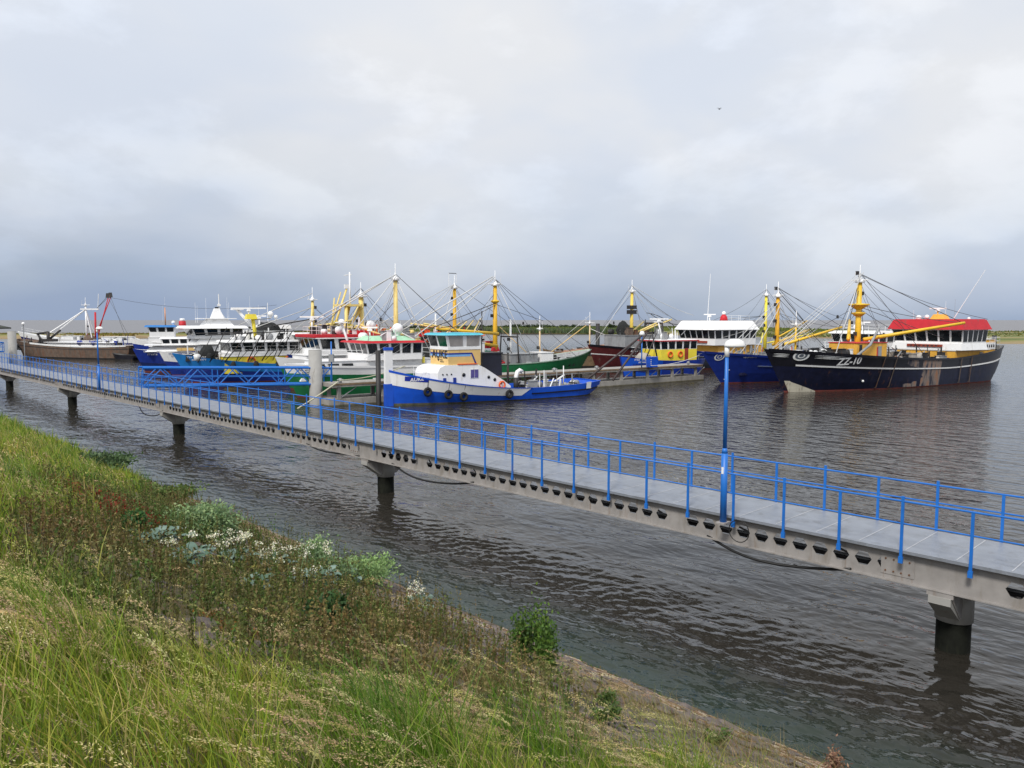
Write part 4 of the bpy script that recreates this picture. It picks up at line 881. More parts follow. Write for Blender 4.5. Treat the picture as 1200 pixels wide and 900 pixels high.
# --- the blue sister boat behind its bow
bz = Boat('fishing_cutter', (21.3, 86.6), 38, 8.2, math.atan2(-.55, -.835), 'deep blue trawler behind the black one, small white crest on its flared bow', 'trawler',
          zb=3.75, zm=2.4, zs=3.2, rake=3.4, shp=1.6, bw=.9, mats=GREY, bands=[(.03, BOOT), (1.0, BLUE)], full=.62)
bz.band(.94, 1.02, BLUE, .01, .99, 'rubbing_strake', .09, 0); bz.text('ZZ', bz.T(9.3), 2.55, 1.15, WHITE2, bold=.02)
bz.band(.60, .635, paint('pale_blue_line', (.25, .32, .5), .4, .1), .62, .84, 'painted_line', .05, 1); badge(bz, 2.0, 3.15, .5, .45, WHITE, BLUE)
bz.scribble(bz.T(5.3), 3.05, 1.6, .12, WHITE, 1)
b = MB(); [b.box(bz.T(3.75 + .0), bz.T(3.5), bz.surf(bz.T(3.6), .5 + .28 * i), bz.surf(bz.T(3.6), .5 + .28 * i) + .05, .45 + .28 * i, .52 + .28 * i, WHITE2) for i in range(5)]; b.build('draught_marks', bz.h)
b = MB(); b.box(bz.T(6.4), bz.T(5.0), bz.surf(bz.T(5.7), 1.1) - .4, bz.surf(bz.T(5.7), 1.1) + .03, .95, 1.25, paint('thruster_slot', (.01, .012, .05), .6, .1)); b.build('thruster_slot', bz.h)
bz.wheelhouse(bz.T(34.6), bz.T(29.5), 6.6, 1.5, 4.3, 5.5, WHITE2, WHITE2, nf=5, ns=3, lean=.35, rooft=.3); bz.house('bridge_deck', bz.T(36), bz.T(27.6), 7.2, 1.5, 3.5, WHITE, ports=3)
bz.radar(bz.T(31), 0, bz.rooftop, 2.0, .8); bz.dome(bz.T(32), -1.6, bz.rooftop, .35); bz.rail([(bz.T(34), -3), (bz.T(30), -3), (bz.T(30), 3), (bz.T(34), 3)], bz.rooftop, .8)
bm_ = bz.T(13.2); bz.mast(bm_, 0, 1.6, 12.3, .30, paint('orange_yellow_paint', (.78, .40, .02), .45, .1, rust=.2), cross=1.6, lamps=4)
bz.mast(bz.T(15.6), .9, 1.6, 8.8, .15, YELLOW, cross=1.6, lamps=1); 
for sd_ in (1, -1):
    bz.boom((bm_ - .2, sd_ * .7, 4.3), (bm_ - 9.5, sd_ * 2.4, 6.2 + .2 * sd_), .2, YELLOW, 'outrigger'); bz.stay((bm_, 0, 11.2), (bm_ - 9.4, sd_ * 2.4, 6.5), .028); bz.stay((bm_, 0, 8.2), (bm_ - 9, sd_ * 2.4, 6.4), .022, sag=.3)
    bz.stay((bm_, 0, 11.1), (bz.T(30), sd_ * 3, 6.2), .022, sag=.6); bz.stay((bm_, sd_ * .2, 9.5), (bz.T(5.2), sd_ * 1.2, 3.5), .045, WIREW); bz.stay((bm_, sd_ * .3, 8.9), (bz.T(6.6), sd_ * 1.8, 3.2), .045, WIREW)
bz.boom((bm_, .3, 5.3), (bm_ - 5, .6, 7.2), .09, YELLOW); bz.stay((bm_, 0, 10), (bz.T(20), 3, 3), .035); bz.stay((bm_, 0, 10.8), (bz.T(19), 1.5, 5.2), .05, DARK)
for i in range(5): bz.stay((bz.T(10 + i * .7), .5, 3.0), (bz.T(16.5 + i * .9), .9, 6.3), .035, WIREW)
bz.clutter(bz.T(27), bz.T(14), 5.8, 1.7, 60, 8, [GREY, DARK, WHITE, GREY, YELLOW]); bz.clutter(bz.T(10), bz.T(4), 3.6, 2.6, 26, 9, [GREY, DARK, GREY]); bz.winch(bz.T(18), 1.6, 3)

# --- big white roofed boat behind it
wr = Boat('fishing_cutter', (22.6, 112.2), 31, 7.4, A0, 'white roofed trawler with ochre house and red dome behind the deep blue bow', 'trawler',
          zb=3.2, zm=2.0, zs=2.6, rake=2.2, bands=[(.04, BOOT), (.7, paint('slate_hull', (.05, .06, .09), .5, .2, dirt=.2)), (1, BLUE)], mats=GREY)
wr.house('accommodation', wr.T(17.5), wr.T(7.6), 6.0, 1.6, 3.5, OCHRE, rail=False, trim=WHITE2, ports=4)
wr.wheelhouse(wr.T(15.5), wr.T(6.4), 6.9, 3.57, 4.5, 5.85, WHITE2, WHITE2, nf=6, ns=6, lean=.4, over=.5, rooft=1.3, rbev=1.5)
b = MB(); b.box(wr.T(6.35), wr.T(6.2), -2, 2, 3.9, 4.2, BOARD); b.box(wr.T(12), wr.T(9), 3.45, 3.5, 3.8, 4.1, BOARD); b.build('name_board', wr.root)
rt = wr.rooftop; wr.whip(wr.T(9.4), -.8, rt, 7.2, -1.5, -.9, .05)
b = MB(); b.lathe((wr.T(11.6), .5, rt), [(.62, 0), (.5, .6), (.25, .95)], RED, 14); b.sphere((wr.T(11.6), .5, rt + 1.15), .3, WHITE2); b.build('funnel_dome', wr.root)
wr.radar(wr.T(9), 0, rt, 1.8, .6); wr.rail([(wr.T(15), -2.6), (wr.T(15), 2.6), (wr.T(12.5), 2.6)], rt, .8)
wr.mast(wr.T(22.2), 0, 1.4, 13.4, .3, LEMON, cross=1.4, lamps=3)
for sd_ in (1, -1): wr.stay((wr.T(22.2), 0, 12.3), (wr.T(29.5), sd_ * 3, 3), .03); wr.stay((wr.T(22.2), 0, 12.2), (wr.T(13), sd_ * 3, rt), .025, sag=.4); wr.boom((wr.T(22), sd_ * .6, 3.6), (wr.T(28), sd_ * 5, 5.2), .13, LEMON, 'outrigger'); wr.stay((wr.T(22.2), 0, 8), (wr.T(14.5), sd_ * 2, rt + .2), .03, DARK)
wr.clutter(wr.T(29), wr.T(18.5), 5.5, 1.5, 40, 12)

# --- small blue and yellow boat
sy = Boat('fishing_boat', (13.5, 96.6), 13.2, 4.4, math.atan2(-.50, -.866), 'small blue boat with bright yellow cabin, red roof edge and two life rings', 'boat',
          zb=2.75, zm=2.1, zs=2.2, rake=.8, bw=.5, mats=BLUE, bands=[(.05, BOOT), (1, BLUE)])
sy.band(.08, .97, AUKEBLUE, .60, .99, 'bow_panel', .02, 1)
sy.scribble(sy.T(2.6), 2.30, 2.3, .20, WHITE2, 2)
sy.wheelhouse(sy.T(11.2), sy.T(5.1), 3.9, 1.5, 3.55, 4.62, WHITE2, WHITE2, nf=3, ns=5, lean=.2, over=.2, low=LEMON, rooft=.12)
q = [o for o in sy.root.children if o.name.startswith('wheelhouse')][0]
b = MB(); b.box(sy.T(11.4), sy.T(4.65), -2.2, 2.2, 4.60, 4.72, RED); b.build('roof_edge', q); b = MB(); b.box(sy.T(9.7), sy.T(9.1), 1.94, 1.99, 2.0, 3.9, BOARD); b.build('door', q)
sy.ring(sy.T(8.3), 2.06, 2.9); sy.ring(sy.T(6.6), 2.06, 2.9); rt = sy.rooftop
b = MB(); b.tube((sy.T(7), 0, rt), (sy.T(6.3), 0, rt + 2.2), .09, WHITE2, 8); b.box(sy.T(7), sy.T(5.6), -.1, .1, rt + 2.2, rt + 2.35, WHITE2); b.build('radar_mast', sy.root); sy.radar(sy.T(6.4), 0, rt + 2.2, 2.4, .1); sy.dome(sy.T(7.8), .8, rt, .3); sy.clutter(sy.T(10.5), sy.T(6), 3, rt, 10, 2, [GREY, WHITE, DARK])
sy.netpile(sy.T(3.6), .4, 2.0, 1.1, TARP, 1.1); sy.gallows(sy.T(5.0), 3.2, 1.8, 5.6, DARK, .09, .8); sy.rail([(sy.T(11.5), 2), (sy.T(14), 1.7)], 2.1, .8, GREY)
sy.boom((sy.T(3.2), 1.2, 2.2), (sy.T(4.8), 1.4, 5.6), .08, DARK)

# --- dark red trawler behind
dr = Boat('fishing_cutter', (11.0, 112), 21.5, 6.6, A0, 'dark red trawler with white letters behind the small blue and yellow boat', 'trawler',
          zb=3.75, zm=2.9, zs=2.9, rake=1.8, bands=[(.05, BOOT), (.62, DKRED), (.66, WHITE), (1, DKRED)], mats=DKRED)
dr.text('ZZ4', dr.T(6.6), 2.95, 1.0, WHITE, bold=.01); dr.band(.94, 1.02, BLACKP, .01, .99, 'rubbing_strake', .08, 0)
MXd = dr.T(8.6); dr.mast(MXd, 0, 2, 13.7, .30, paint('straw_yellow_paint', (.80, .58, .10), .45, .08, rust=.15), cross=1.7, lamps=1)
b = MB(); b.box(MXd - .75, MXd + .75, -.3, .3, 8.2, 8.8, DARK); b.box(MXd - .75, MXd + .75, -.3, .3, 8.95, 9.5, DARK); b.build('floodlight_bank', dr.root)
dr.house('deckhouse', dr.T(12.5), dr.T(5.2), 4.6, 2.0, 5.0, GREY, rail=False, door=True)
for a, c in (((MXd + .2, .4, 5.1), (MXd - 2.4, 3.0, 6.9)), ((MXd + .2, -.4, 5.1), (MXd - 4.4, -2, 7.0)), ((MXd, .3, 5.1), (MXd - 7, 1.5, 7.4))): dr.boom(a, c, .16, PALEYEL, 'outrigger')
for sd_ in (1, -1): dr.stay((MXd, 0, 12.5), (MXd - 10.5, sd_ * 2.8, 8.0), .035, WIREW, sag=.4); dr.stay((MXd, 0, 12.6), (dr.T(.8), sd_ * .3, 3.9), .02); dr.stay((MXd, 0, 12.4), (MXd - 5.5, sd_ * 4, 7.2), .03, sag=.3)
dr.stay((MXd, .2, 12.2), (dr.T(1.0), .4, 3.9), .04, WIREW); dr.netpile(dr.T(6.9), 0, 5.1, 1.0, NET, 2.0); dr.gallows(dr.T(13.2), 4.6, 2.1, 6.8, DARK, .14, 0); dr.clutter(dr.T(21), dr.T(12), 5, 2.1, 50, 14, [GREY, DARK, RUSTY, GREY, DARK]); dr.clutter(dr.T(13), dr.T(6), 4, 5.1, 20, 15, [DARK, GREY, RUSTY])
dr.stay((MXd - 3, 1, 8.2), (MXd - 10, 1, 6.6), .05, DARK, sag=.5); dr.stay((MXd - 3.5, -.5, 8.4), (MXd - 8, 1, 6.4), .05, DARK, sag=-.4)

# --- green trawler, bow to the right
gr = Boat('fishing_cutter', (10.9, 105.2), 23.5, 6.4, math.atan2(.56, .83), 'green trawler with its bow to the right, behind the stern of the tug', 'trawler',
          zb=3.3, zm=1.9, zs=2.3, rake=2.4, bands=[(.04, BOOT), (1, GREEN)], mats=GREY)
gr.band(.97, 1.03, paint('green_white_cap', (.3, .42, .33), .5, .1), .02, .99, 'rubbing_strake', .05, 0); gr.band(.2, .24, paint('dark_green_line', (.008, .07, .03), .5, .1), .05, .97, 'rubbing_strake', .07, 0)
MXg = gr.T(15.7); gr.mast(MXg, 0, 1.2, 13.8, .34, paint('golden_yellow_paint', (.80, .46, .03), .45, .1, rust=.2), plat=None, cross=2.0, lamps=2)
b = MB(); b.lathe((MXg, 0, 9.6), [(.3, -.2), (.55, 0), (.55, .1), (.3, .2)], YELLOW, 12); b.box(MXg - .45, MXg + .45, -.35, .35, 3.4, 3.9, RED, .1, .1); b.build('mast_fittings', gr.root)
gr.boom((MXg - .3, -1.2, 5.6), (MXg - 9.5, -2.2, 6.3), .2, YELLOW, 'outrigger'); gr.boom((MXg - .3, -1.0, 4.1), (MXg - 9.0, -2.4, 5.2), .2, YELLOW, 'outrigger')
for (a, c, r_) in (((MXg - .2, -.2, 12.6), (MXg - 13, -3.5, 5.4), .075), ((MXg - .2, .2, 12.7), (MXg - 13.5, -1.0, 6.0), .075), ((MXg - .2, 0, 12.4), (MXg - 9, 2, 4.6), .05)): gr.stay(a, c, r_, WIREW)
for a in ((gr.T(.8), 0, 3.4), (gr.T(5), 2.6, 2.6), (gr.T(4.8), -2.6, 2.6)): gr.stay((MXg, 0, 12.4), a, .028, sag=.2)
gr.stay((MXg, -.2, 9.4), (MXg - 11, -2.8, 6.2), .05, WIRE); gr.stay((MXg, -.2, 9.2), (MXg - 10, -3.0, 5.4), .04, WIRE); gr.stay((MXg, .1, 9.3), (gr.T(9), -1, 7.2), .03, WIRE)
gr.stay((MXg, 0, 12.4), (MXg + 3.6, -2.8, 2.6), .04, WIREW)
gr.house('wheelhouse_block', gr.T(23), gr.T(18.8), 5.0, 1.2, 4.6, WHITE, ports=2)
gr.house('deck_house', gr.T(14.6), gr.T(10.4), 3.6, 1.0, 3.0, GREY, rail=False); gr.house('tool_locker', gr.T(9.9), gr.T(8.0), 2.6, 1.2, 3.1, WHITE2, rail=False, door=False, yoff=-.6)
gr.mast(gr.T(8.2), .8, 1.4, 8.2, .13, paint('buff_paint', (.70, .52, .30), .5, .1), cross=1.0, lamps=1); gr.mast(gr.T(12.3), 1.6, 1.2, 7.4, .17, WHITE, head=False, lamps=2, name='fish_derrick')
gr.gallows(gr.T(13.6), 4.6, 1.3, 5.2, DARK, .10); gr.clutter(gr.T(18.5), gr.T(5), 4.6, 1.3, 90, 21, [GREY, DARK, RED, WHITE, GREY, WHITE, DARK, RUSTY])
gr.rail([(gr.T(9.5), -2.9, 2.1), (gr.T(5), -2.4, 2.5)], 0, .7, WHITE)
gr.boom((gr.T(8.2), .6, 2.0), (gr.T(3.5), -3, 6.6), .07, CREAM); gr.boom((gr.T(9.5), .6, 2.3), (gr.T(14), 1.5, 6.4), .06, CREAM)
# --- brown flat boat behind the green bow
fb = Boat('wooden_boat', (4.6, 116.5), 13.5, 4.6, math.atan2(-.25, -.97), 'low brown boat with plank deck and slim pale mast behind the green bow', 'boat', zb=3.0, zm=1.8, zs=3.9, rake=1.2, bw=.3, bands=[(.2, DARK), (1, WOOD)], mats=WOOD)
b = MB(); b.box(fb.T(13.3), fb.T(1.8), -2.0, 2.0, 2.1, 2.3, paint('reddish_planks', (.30, .155, .09), .8, .25, dirt=.2, scale=2)); b.v = [(x, y, z_ + max(0, -x + 3) * .16) for x, y, z_ in b.v]; b.build('plank_deck', fb.root)
fb.mast(fb.T(7.6), 0, 1.4, 8.9, .13, paint('buff_paint', (.7, .52, .3)), cross=1.6, lamps=2); fb.clutter(fb.T(8), fb.T(2), 3, 2.0, 22, 31, [DARK, GREY, RUSTY]); fb.stay((fb.T(7.6), 0, 8), (fb.T(1), 0, 2.8), .03, WIREW); fb.stay((fb.T(7.6), 0, 6), (fb.T(12.8), 0, 3.9), .05, WIREW)

# --- left raft of boats: green hull nearest
g2 = Boat('fishing_cutter', (-21.4, 71.7), 21, 6.0, A0, 'green hulled boat with white upper works and a mint green roof hatch', 'trawler',
          zb=3.15, zm=2.75, zs=2.6, rake=1.3, bw=.5, mats=WHITE, bands=[(.05, BOOT), (.74, GREEN), (1, WHITE2)], full=.68)
g2.band(.965, 1.03, WHITE2, .01, .99, 'rubbing_strake', .06, 0)
g2.house('whaleback', g2.T(14.5), g2.T(2.8), 4.4, 2.6, 3.4, WHITE2, rail=False, door=False, ports=0)
for d in (8.2, 10.4, 12.6):
    b = MB(); X = g2.T(d); b.box(X - .48, X + .48, g2.surf(X, 1.45) - .3, g2.surf(X, 1.45) + .04, 1.2, 1.75, WHITE2, .05, 0); b.box(X - .30, X - .03, g2.surf(X, 1.45) - .3, g2.surf(X, 1.45) + .06, 1.3, 1.62, GLASS); b.box(X + .03, X + .30, g2.surf(X, 1.45) - .3, g2.surf(X, 1.45) + .06, 1.3, 1.62, GLASS); b.build('porthole', g2.h)
b = MB(); X = g2.T(1.6); b.box(X - .5, X + .3, g2.surf(X, 1.9) - .3, g2.surf(X, 1.9) + .05, 1.55, 1.85, WHITE2, .15); b.build('anchor_pocket', g2.h); g2.scribble(g2.T(1.9), 2.62, 1.7, .15, DARK, 2)
g2.wheelhouse(g2.T(13.2), g2.T(7.4), 5.2, 3.4, 4.0, 5.08, WHITE2, RED, nf=4, ns=5, lean=.3, over=.35, rooft=.14)
b = MB(); b.box(g2.T(12.9), g2.T(8.0), -2.0, 2.0, 5.24, 5.7, MINT, .6, .6); b.build('roof_hatch', g2.root)
rt = 5.2; g2.dome(g2.T(11.4), .8, rt + .4, .55); g2.rail([(g2.T(14.2), 2.4), (g2.T(14.2), -2.4)], 3.6, .9); g2.rail([(g2.T(2.5), .9), (g2.T(7), 2.3)], 3.6, .8, WHITE2); g2.radar(g2.T(9), -.6, rt + .4, 1.6, .6)
b = MB(); b.tube((g2.T(7.3), -1.5, 4.3), (g2.T(6.4), -1.6, 7.1), .12, WHITE2, 8); b.box(g2.T(6.9), g2.T(5.9), -2.0, -1.2, 7.0, 7.12, WHITE2); b.build('search_mast', g2.root)
b = MB(); b.box(g2.T(13.6), g2.T(13.4), 1.2, 2.4, 3.0, 3.6, LEMON); b.build('locker', g2.root)
for i in range(3): g2.boom((g2.T(7 + i * 1.2), 2.55, 3.6), (g2.T(9.6 + i * 1.1), 2.75, 5.0), .03, WHITE2, 'stanchion')
b = MB(); [b.box(g2.T(5.9 - i * 1.4), g2.T(4.9 - i * 1.4), 2.2, 2.53, 2.95, 3.2, GLASS) for i in range(3)]; b.build('vent_slots', g2.root)
g2.clutter(g2.T(20.5), g2.T(15), 4, 2.2, 40, 41, [GREY, DARK, GREY, RUSTY])

g1 = Boat('fishing_cutter', (-24.6, 79.6), 21.5, 6.4, A0, 'white trawler with bright red roof, its wheelhouse just above the grey pile', 'trawler',
          zb=3.5, zm=2.6, zs=2.6, rake=1.6, bw=.6, mats=WHITE, bands=[(.05, BOOT), (.70, GREEN), (1, WHITE2)], full=.66)
g1.house('whaleback', g1.T(12.5), g1.T(2.6), 4.6, 2.6, 3.6, WHITE2, rail=False, door=False, ports=3)
g1.wheelhouse(g1.T(11.2), g1.T(3.9), 5.6, 3.6, 4.25, 5.4, WHITE2, WHITE2, nf=4, ns=4, lean=.35, over=.3, rooft=.08)
b = MB(); b.box(g1.T(11.5), g1.T(3.2), -3.1, 3.1, 5.49, 5.78, RED); b.build('roof_band', g1.root); rt = 5.79
g1.radar(g1.T(4.6), -1.6, rt, 2.6, 1.5); g1.dome(g1.T(10.2), 1.2, rt + .2, .5); b = MB(); b.box(g1.T(10.5), g1.T(8.6), -1, 1.4, rt, rt + .4, RED); b.build('roof_locker', g1.root)
g1.rail([(g1.T(11), -2.8), (g1.T(4), -2.8), (g1.T(4), 2.8)], rt, .8, WHITE2)
MX1 = g1.T(13.8); g1.mast(MX1, 0, 1.8, 14.0, .32, paint('cream_yellow_paint', (.82, .62, .22), .45, .08, rust=.1), cross=1.6, lamps=1)
for (a, c, r_, m_) in (((MX1, .1, 12.4), (g1.T(3.5), .5, 7.0), .06, WIREW), ((MX1, -.1, 12.4), (g1.T(5), -2, 6.8), .06, WIREW), ((MX1, .2, 12.2), (g1.T(7.8), 2.6, 6.2), .06, WIREW), ((MX1, 0, 12.5), (MX1 - 9.5, -3, 6), .03, WIRE), ((MX1, 0, 12.5), (MX1 - 7, 3, 5.4), .03, WIRE), ((MX1, 0, 12.2), (MX1 - 3.2, 2.8, 3), .045, WIREW)): g1.stay(a, c, r_, m_)
for i, (y_, q_) in enumerate(((-2.4, 5.3), (-1.6, 5.6), (1.8, 5.2), (.8, 5.6))): g1.boom((MX1 - .3 + i * .3, y_, 4.8), (g1.T(6.0 + i), y_ * 1.3, 6.4 + .15 * i), .15, PALEYEL, 'outrigger')
g1.clutter(g1.T(20.8), g1.T(12.8), 5, 2.2, 70, 43, [GREY, DARK, YELLOW, ORANGE, GREY, DARK]); g1.netpile(g1.T(14.2), 1, 3.6, 1.2, GNET, 1.6)

# --- light blue boat with yellow superstructure
lb = Boat('fishing_cutter', (-38.8, 87.6), 25, 6.2, A0, 'light blue trawler with yellow banded house and black poles behind the gangway', 'trawler',
          zb=3.55, zm=1.95, zs=2.2, rake=2.0, bw=.8, mats=GREY, bands=[(.05, BOOT), (.55, BLUE), (1, SKYBLUE)])
lb.scribble(lb.T(2.6), 3.05, 2.6, .2, WHITE2, 2)
lb.house('accommodation', lb.T(15.4), lb.T(5.2), 4.9, 1.1, 3.05, LEMON, rail=False, ports=2, trim=WHITE2); pass
lb.wheelhouse(lb.T(14.0), lb.T(6.0), 4.6, 3.42, 3.6, 4.7, WHITE2, WHITE2, nf=4, ns=6, lean=.25, rooft=.16)
lb.ring(lb.T(8.2), 2.58, 2.5, 'y', .42); lb.ring(lb.T(12.6), 2.58, 2.5, 'y', .42)
b = MB(); b.box(lb.T(15.2), lb.T(5.3), -2.42, 2.42, 3.10, 3.45, WHITE2); b.tube((lb.T(9.4), .4, 4.8), (lb.T(9.0), .4, 8.0), .22, LEMON, 8); b.box(lb.T(9.5), lb.T(8.2), -.1, .9, 7.4, 8.0, LEMON, .15, .1); b.tube((lb.T(9.0), .4, 7.3), (lb.T(11.2), .4, 7.5), .06, GREY, 6); b.build('radar_mast', lb.root)
lb.radar(lb.T(8.6), .4, 7.9, 4.2, .45); lb.dome(lb.T(11.2), .4, 7.5, .35); lb.dome(lb.T(11.8), .5, 7.3, .25)
MX2 = lb.T(5.4)
for i in range(12):
    dx = i * .98 + (i % 3) * .3; h_ = 5.6 + (i * 37 % 10) * .12
    lb.boom((lb.T(2.2 + dx), 2.7, 2.5), (lb.T(3.7 + dx + (i % 4) * .35), 3.3, h_), .045 + .02 * (i % 2), DARK, 'fishing_pole')
for i in range(4): lb.boom((lb.T(3.5 + i * 3.1), 2.9, 2.6), (lb.T(6.7 + i * 3.2), 3.4, 6.2), .035, DARK, 'fishing_pole')
for i in range(5): lb.netpile(lb.T(3.4 + i * 2.6), 3.0, 1.9 + (1.1 if i == 0 else 0), .3, NET, .6)
lb.boom((lb.T(3.0), 3.2, 5.6), (lb.T(19), 3.3, 6.2), .07, DARK, 'fishing_pole'); lb.boom((lb.T(3.2), -2.6, 5.7), (lb.T(19), -2.4, 6.0), .06, DARK, 'fishing_pole')
lb.netpile(lb.T(3.6), 1.2, 2.8, .9, NET, 1.6); lb.clutter(lb.T(5.5), lb.T(1.6), 2.6, 2.6, 30, 51, [GREY, DARK, RUSTY, WHITE]); lb.gallows(lb.T(21.3), 4.2, 1.4, 6.0, PALEYEL, .12, .4)
lb.clutter(lb.T(24), lb.T(16), 4.6, 1.4, 40, 52); lb.rail([(lb.T(15), 2.4), (lb.T(6), 2.4)], 3.42, .8, WHITE2)
pass

g1.clutter(g1.T(12), g1.T(4.5), 5, 5.8, 26, 44, [WHITE2, DARK, WHITE, GREY]); g2.clutter(g2.T(13), g2.T(8), 4.4, 5.2, 16, 45, [WHITE2, DARK, WHITE, GREY]); lb.clutter(lb.T(13.5), lb.T(6.5), 4.2, 4.88, 26, 46, [WHITE2, DARK, WHITE, GREY]); g1.netpile(g1.T(17), 1, 2.4, 1.6, NET, 2.2); g1.rail([(g1.T(12), 2.3), (g1.T(3), 1.8)], 3.65, .8)
for i in range(9): g1.whip(g1.T(4.5 + i * .8), -2.2 + (i * 37 % 9) * .5, 5.8, .8 + (i * 53 % 7) * .25, r=.02, mat=WHITE2 if i % 3 else DARK)
for i in range(7): g2.whip(g2.T(8 + i * .8), -2 + (i * 37 % 9) * .45, 5.3, .7 + (i * 53 % 7) * .2, r=.02, mat=WHITE2 if i % 3 else DARK)
# --- slim blue and white bow between the two
nb_ = Boat('fishing_boat', (-45.8, 99.5), 23, 5.8, A0, 'white boat with tall radar tower on a broad white wheelhouse', 'boat', zb=3.3, zm=2.1, zs=2.2, rake=1.6, bands=[(.05, BOOT), (.6, BLUE), (1, WHITE2)], mats=WHITE)
nb_.scribble(nb_.T(1.8), 2.9, 1.5, .2, BLUE, 2)
nb_.house('lower_house', nb_.T(17), nb_.T(4.6), 5.2, 2.0, 4.1, WHITE2, tx=.8, ty=.5, rail=False, door=False); nb_.house('saloon', nb_.T(16.2), nb_.T(4.0), 4.6, 4.1, 4.9, WHITE2, tx=.7, ty=.2, rail=False, door=False)
nb_.wheelhouse(nb_.T(10.2), nb_.T(4.0), 4.6, 4.8, 5.25, 6.2, WHITE2, WHITE2, nf=5, ns=4, lean=.4, over=.9, rooft=.3, rbev=.5)
b = MB(); rt = nb_.rooftop; b.box(nb_.T(9.3), nb_.T(5.4), -1.3, 1.3, rt - .02, rt + .9, WHITE2, .7, .4); b.box(nb_.T(9.6), nb_.T(4.9), -1.5, 1.5, rt + .9, rt + 1.0, WHITE2); b.box(nb_.T(8.2), nb_.T(6.6), -.45, .45, rt + 1.0, rt + 2.3, WHITE2, .45, .25); b.box(nb_.T(7.6), nb_.T(7.2), -.2, .2, rt + 2.3, rt + 2.5, DARK); b.build('radar_tower', nb_.root)
b = MB(); b.tube((nb_.T(11.8), 1.6, rt - .4), (nb_.T(9.6), 1.6, rt + 2.2), .2, WHITE2, 8); b.box(nb_.T(10.4), nb_.T(9), .8, 2.0, rt + 2.1, rt + 2.3, WHITE2); b.build('antenna_arch', nb_.root)
for d, y_, h_ in ((5, -1.6, 3.2), (6.2, -.8, 3.9), (8.6, .6, 4.0), (9.2, -1, 3.2), (11.5, 1, 4.2), (12.8, .5, 2.9), (4.6, 1.5, 2.6)): nb_.whip(nb_.T(d), y_, rt + .4, h_ * .85)
nb_.radar(nb_.T(13.0), 0, 4.9, 2.0, 2.6); nb_.whip(nb_.T(14.2), 0, 5.7, 4.0, r=.06); nb_.wheelhouse(nb_.T(16.6), nb_.T(13.6), 3.6, 4.8, 5.2, 6.1, WHITE2, WHITE2, 3, 2, rooft=.5); nb_.clutter(nb_.T(22), nb_.T(17), 4, 1.8, 26, 61, [WHITE, GREY, DARK])

# --- blue boat at the left end of the raft
bb_ = Boat('fishing_boat', (-53.0, 107.3), 20, 6.2, math.atan2(-.42, -.91), 'blue hulled boat with low white cabin at the left end of the gangway', 'boat', zb=3.3, zm=2.5, zs=2.3, rake=1.5, bw=.4, bands=[(.05, BOOT), (.42, paint('darker_blue_paint', (.008, .02, .11), .4, .1)), (1, BLUE)], mats=WHITE)
bb_.scribble(bb_.T(2.5), 2.9, 2.3, .25, WHITE2, 2)
bb_.house('white_foredeck', bb_.T(14), bb_.T(1.6), 4.4, 2.9, 3.75, WHITE2, tx=1.2, ty=.9, rail=False, door=False)
bb_.wheelhouse(bb_.T(8.2), bb_.T(3.8), 3.4, 3.6, 4.0, 4.65, WHITE2, WHITE2, nf=5, ns=4, lean=.2, rooft=.14, over=.15)
b = MB(); b.box(bb_.T(8.0), bb_.T(5.6), 2.25, 2.3, 3.0, 3.4, CREAM); b.build('name_plate', bb_.root); bb_.clutter(bb_.T(19), bb_.T(12), 4, 2.4, 24, 71, [WHITE, GREY]); bb_.house('aft_deckhouse', bb_.T(18.6), bb_.T(11.6), 3.6, 2.6, 3.9, WHITE2, ports=3)

# --- white boat with light blue roof, further out
tb = Boat('fishing_boat', (-70, 141), 21, 5.6, math.atan2(-.35, -.94), 'white boat with light blue wheelhouse roof and small red funnel', 'boat', zb=4.0, zm=2.6, zs=2.6, rake=1.4, bands=[(.05, BOOT), (.75, BLUE), (1, WHITE2)], mats=WHITE)
tb.house('lower_house', tb.T(15), tb.T(3.2), 4.2, 2.4, 4.1, WHITE2, rail=False, ports=4); tb.wheelhouse(tb.T(7.6), tb.T(3.4), 4.2, 4.1, 5.1, 6.0, WHITE2, SKYBLUE, nf=5, ns=3, lean=.3, rooft=.3, over=.5)
b = MB(); b.lathe((tb.T(8.9), 0, 6.2), [(.7, -.6), (.6, .9)], RED, 12); b.lathe((tb.T(8.9), 0, 7.1), [(.5, 0), (.4, .5)], WHITE2, 12); b.build('funnel', tb.root); tb.dome(tb.T(7.4), .8, 6.3, .35)
tb.mast(tb.T(6), 0, 6.2, 9.6, .12, paint('orange_mast_paint', (.7, .3, .1)), head=False, lamps=0); tb.whip(tb.T(6), 0, 10, 1.6); tb.whip(tb.T(5.6), .3, 7, 3)
b = MB(); b.tube((tb.T(15.4), 0, 3), (tb.T(15.4), 0, 12.2), .10, WHITE2, 6); b.tube((tb.T(15.4), 0, 9.2), (tb.T(18.6), 0, 4.2), .07, WHITE2, 6); b.box(tb.T(15.7), tb.T(15.1), -.3, .3, 9.9, 10.3, WHITE2); b.build('mast', tb.root)
tb.clutter(tb.T(20), tb.T(13), 4, 4.4, 24, 81, [WHITE, DARK, WHITE])

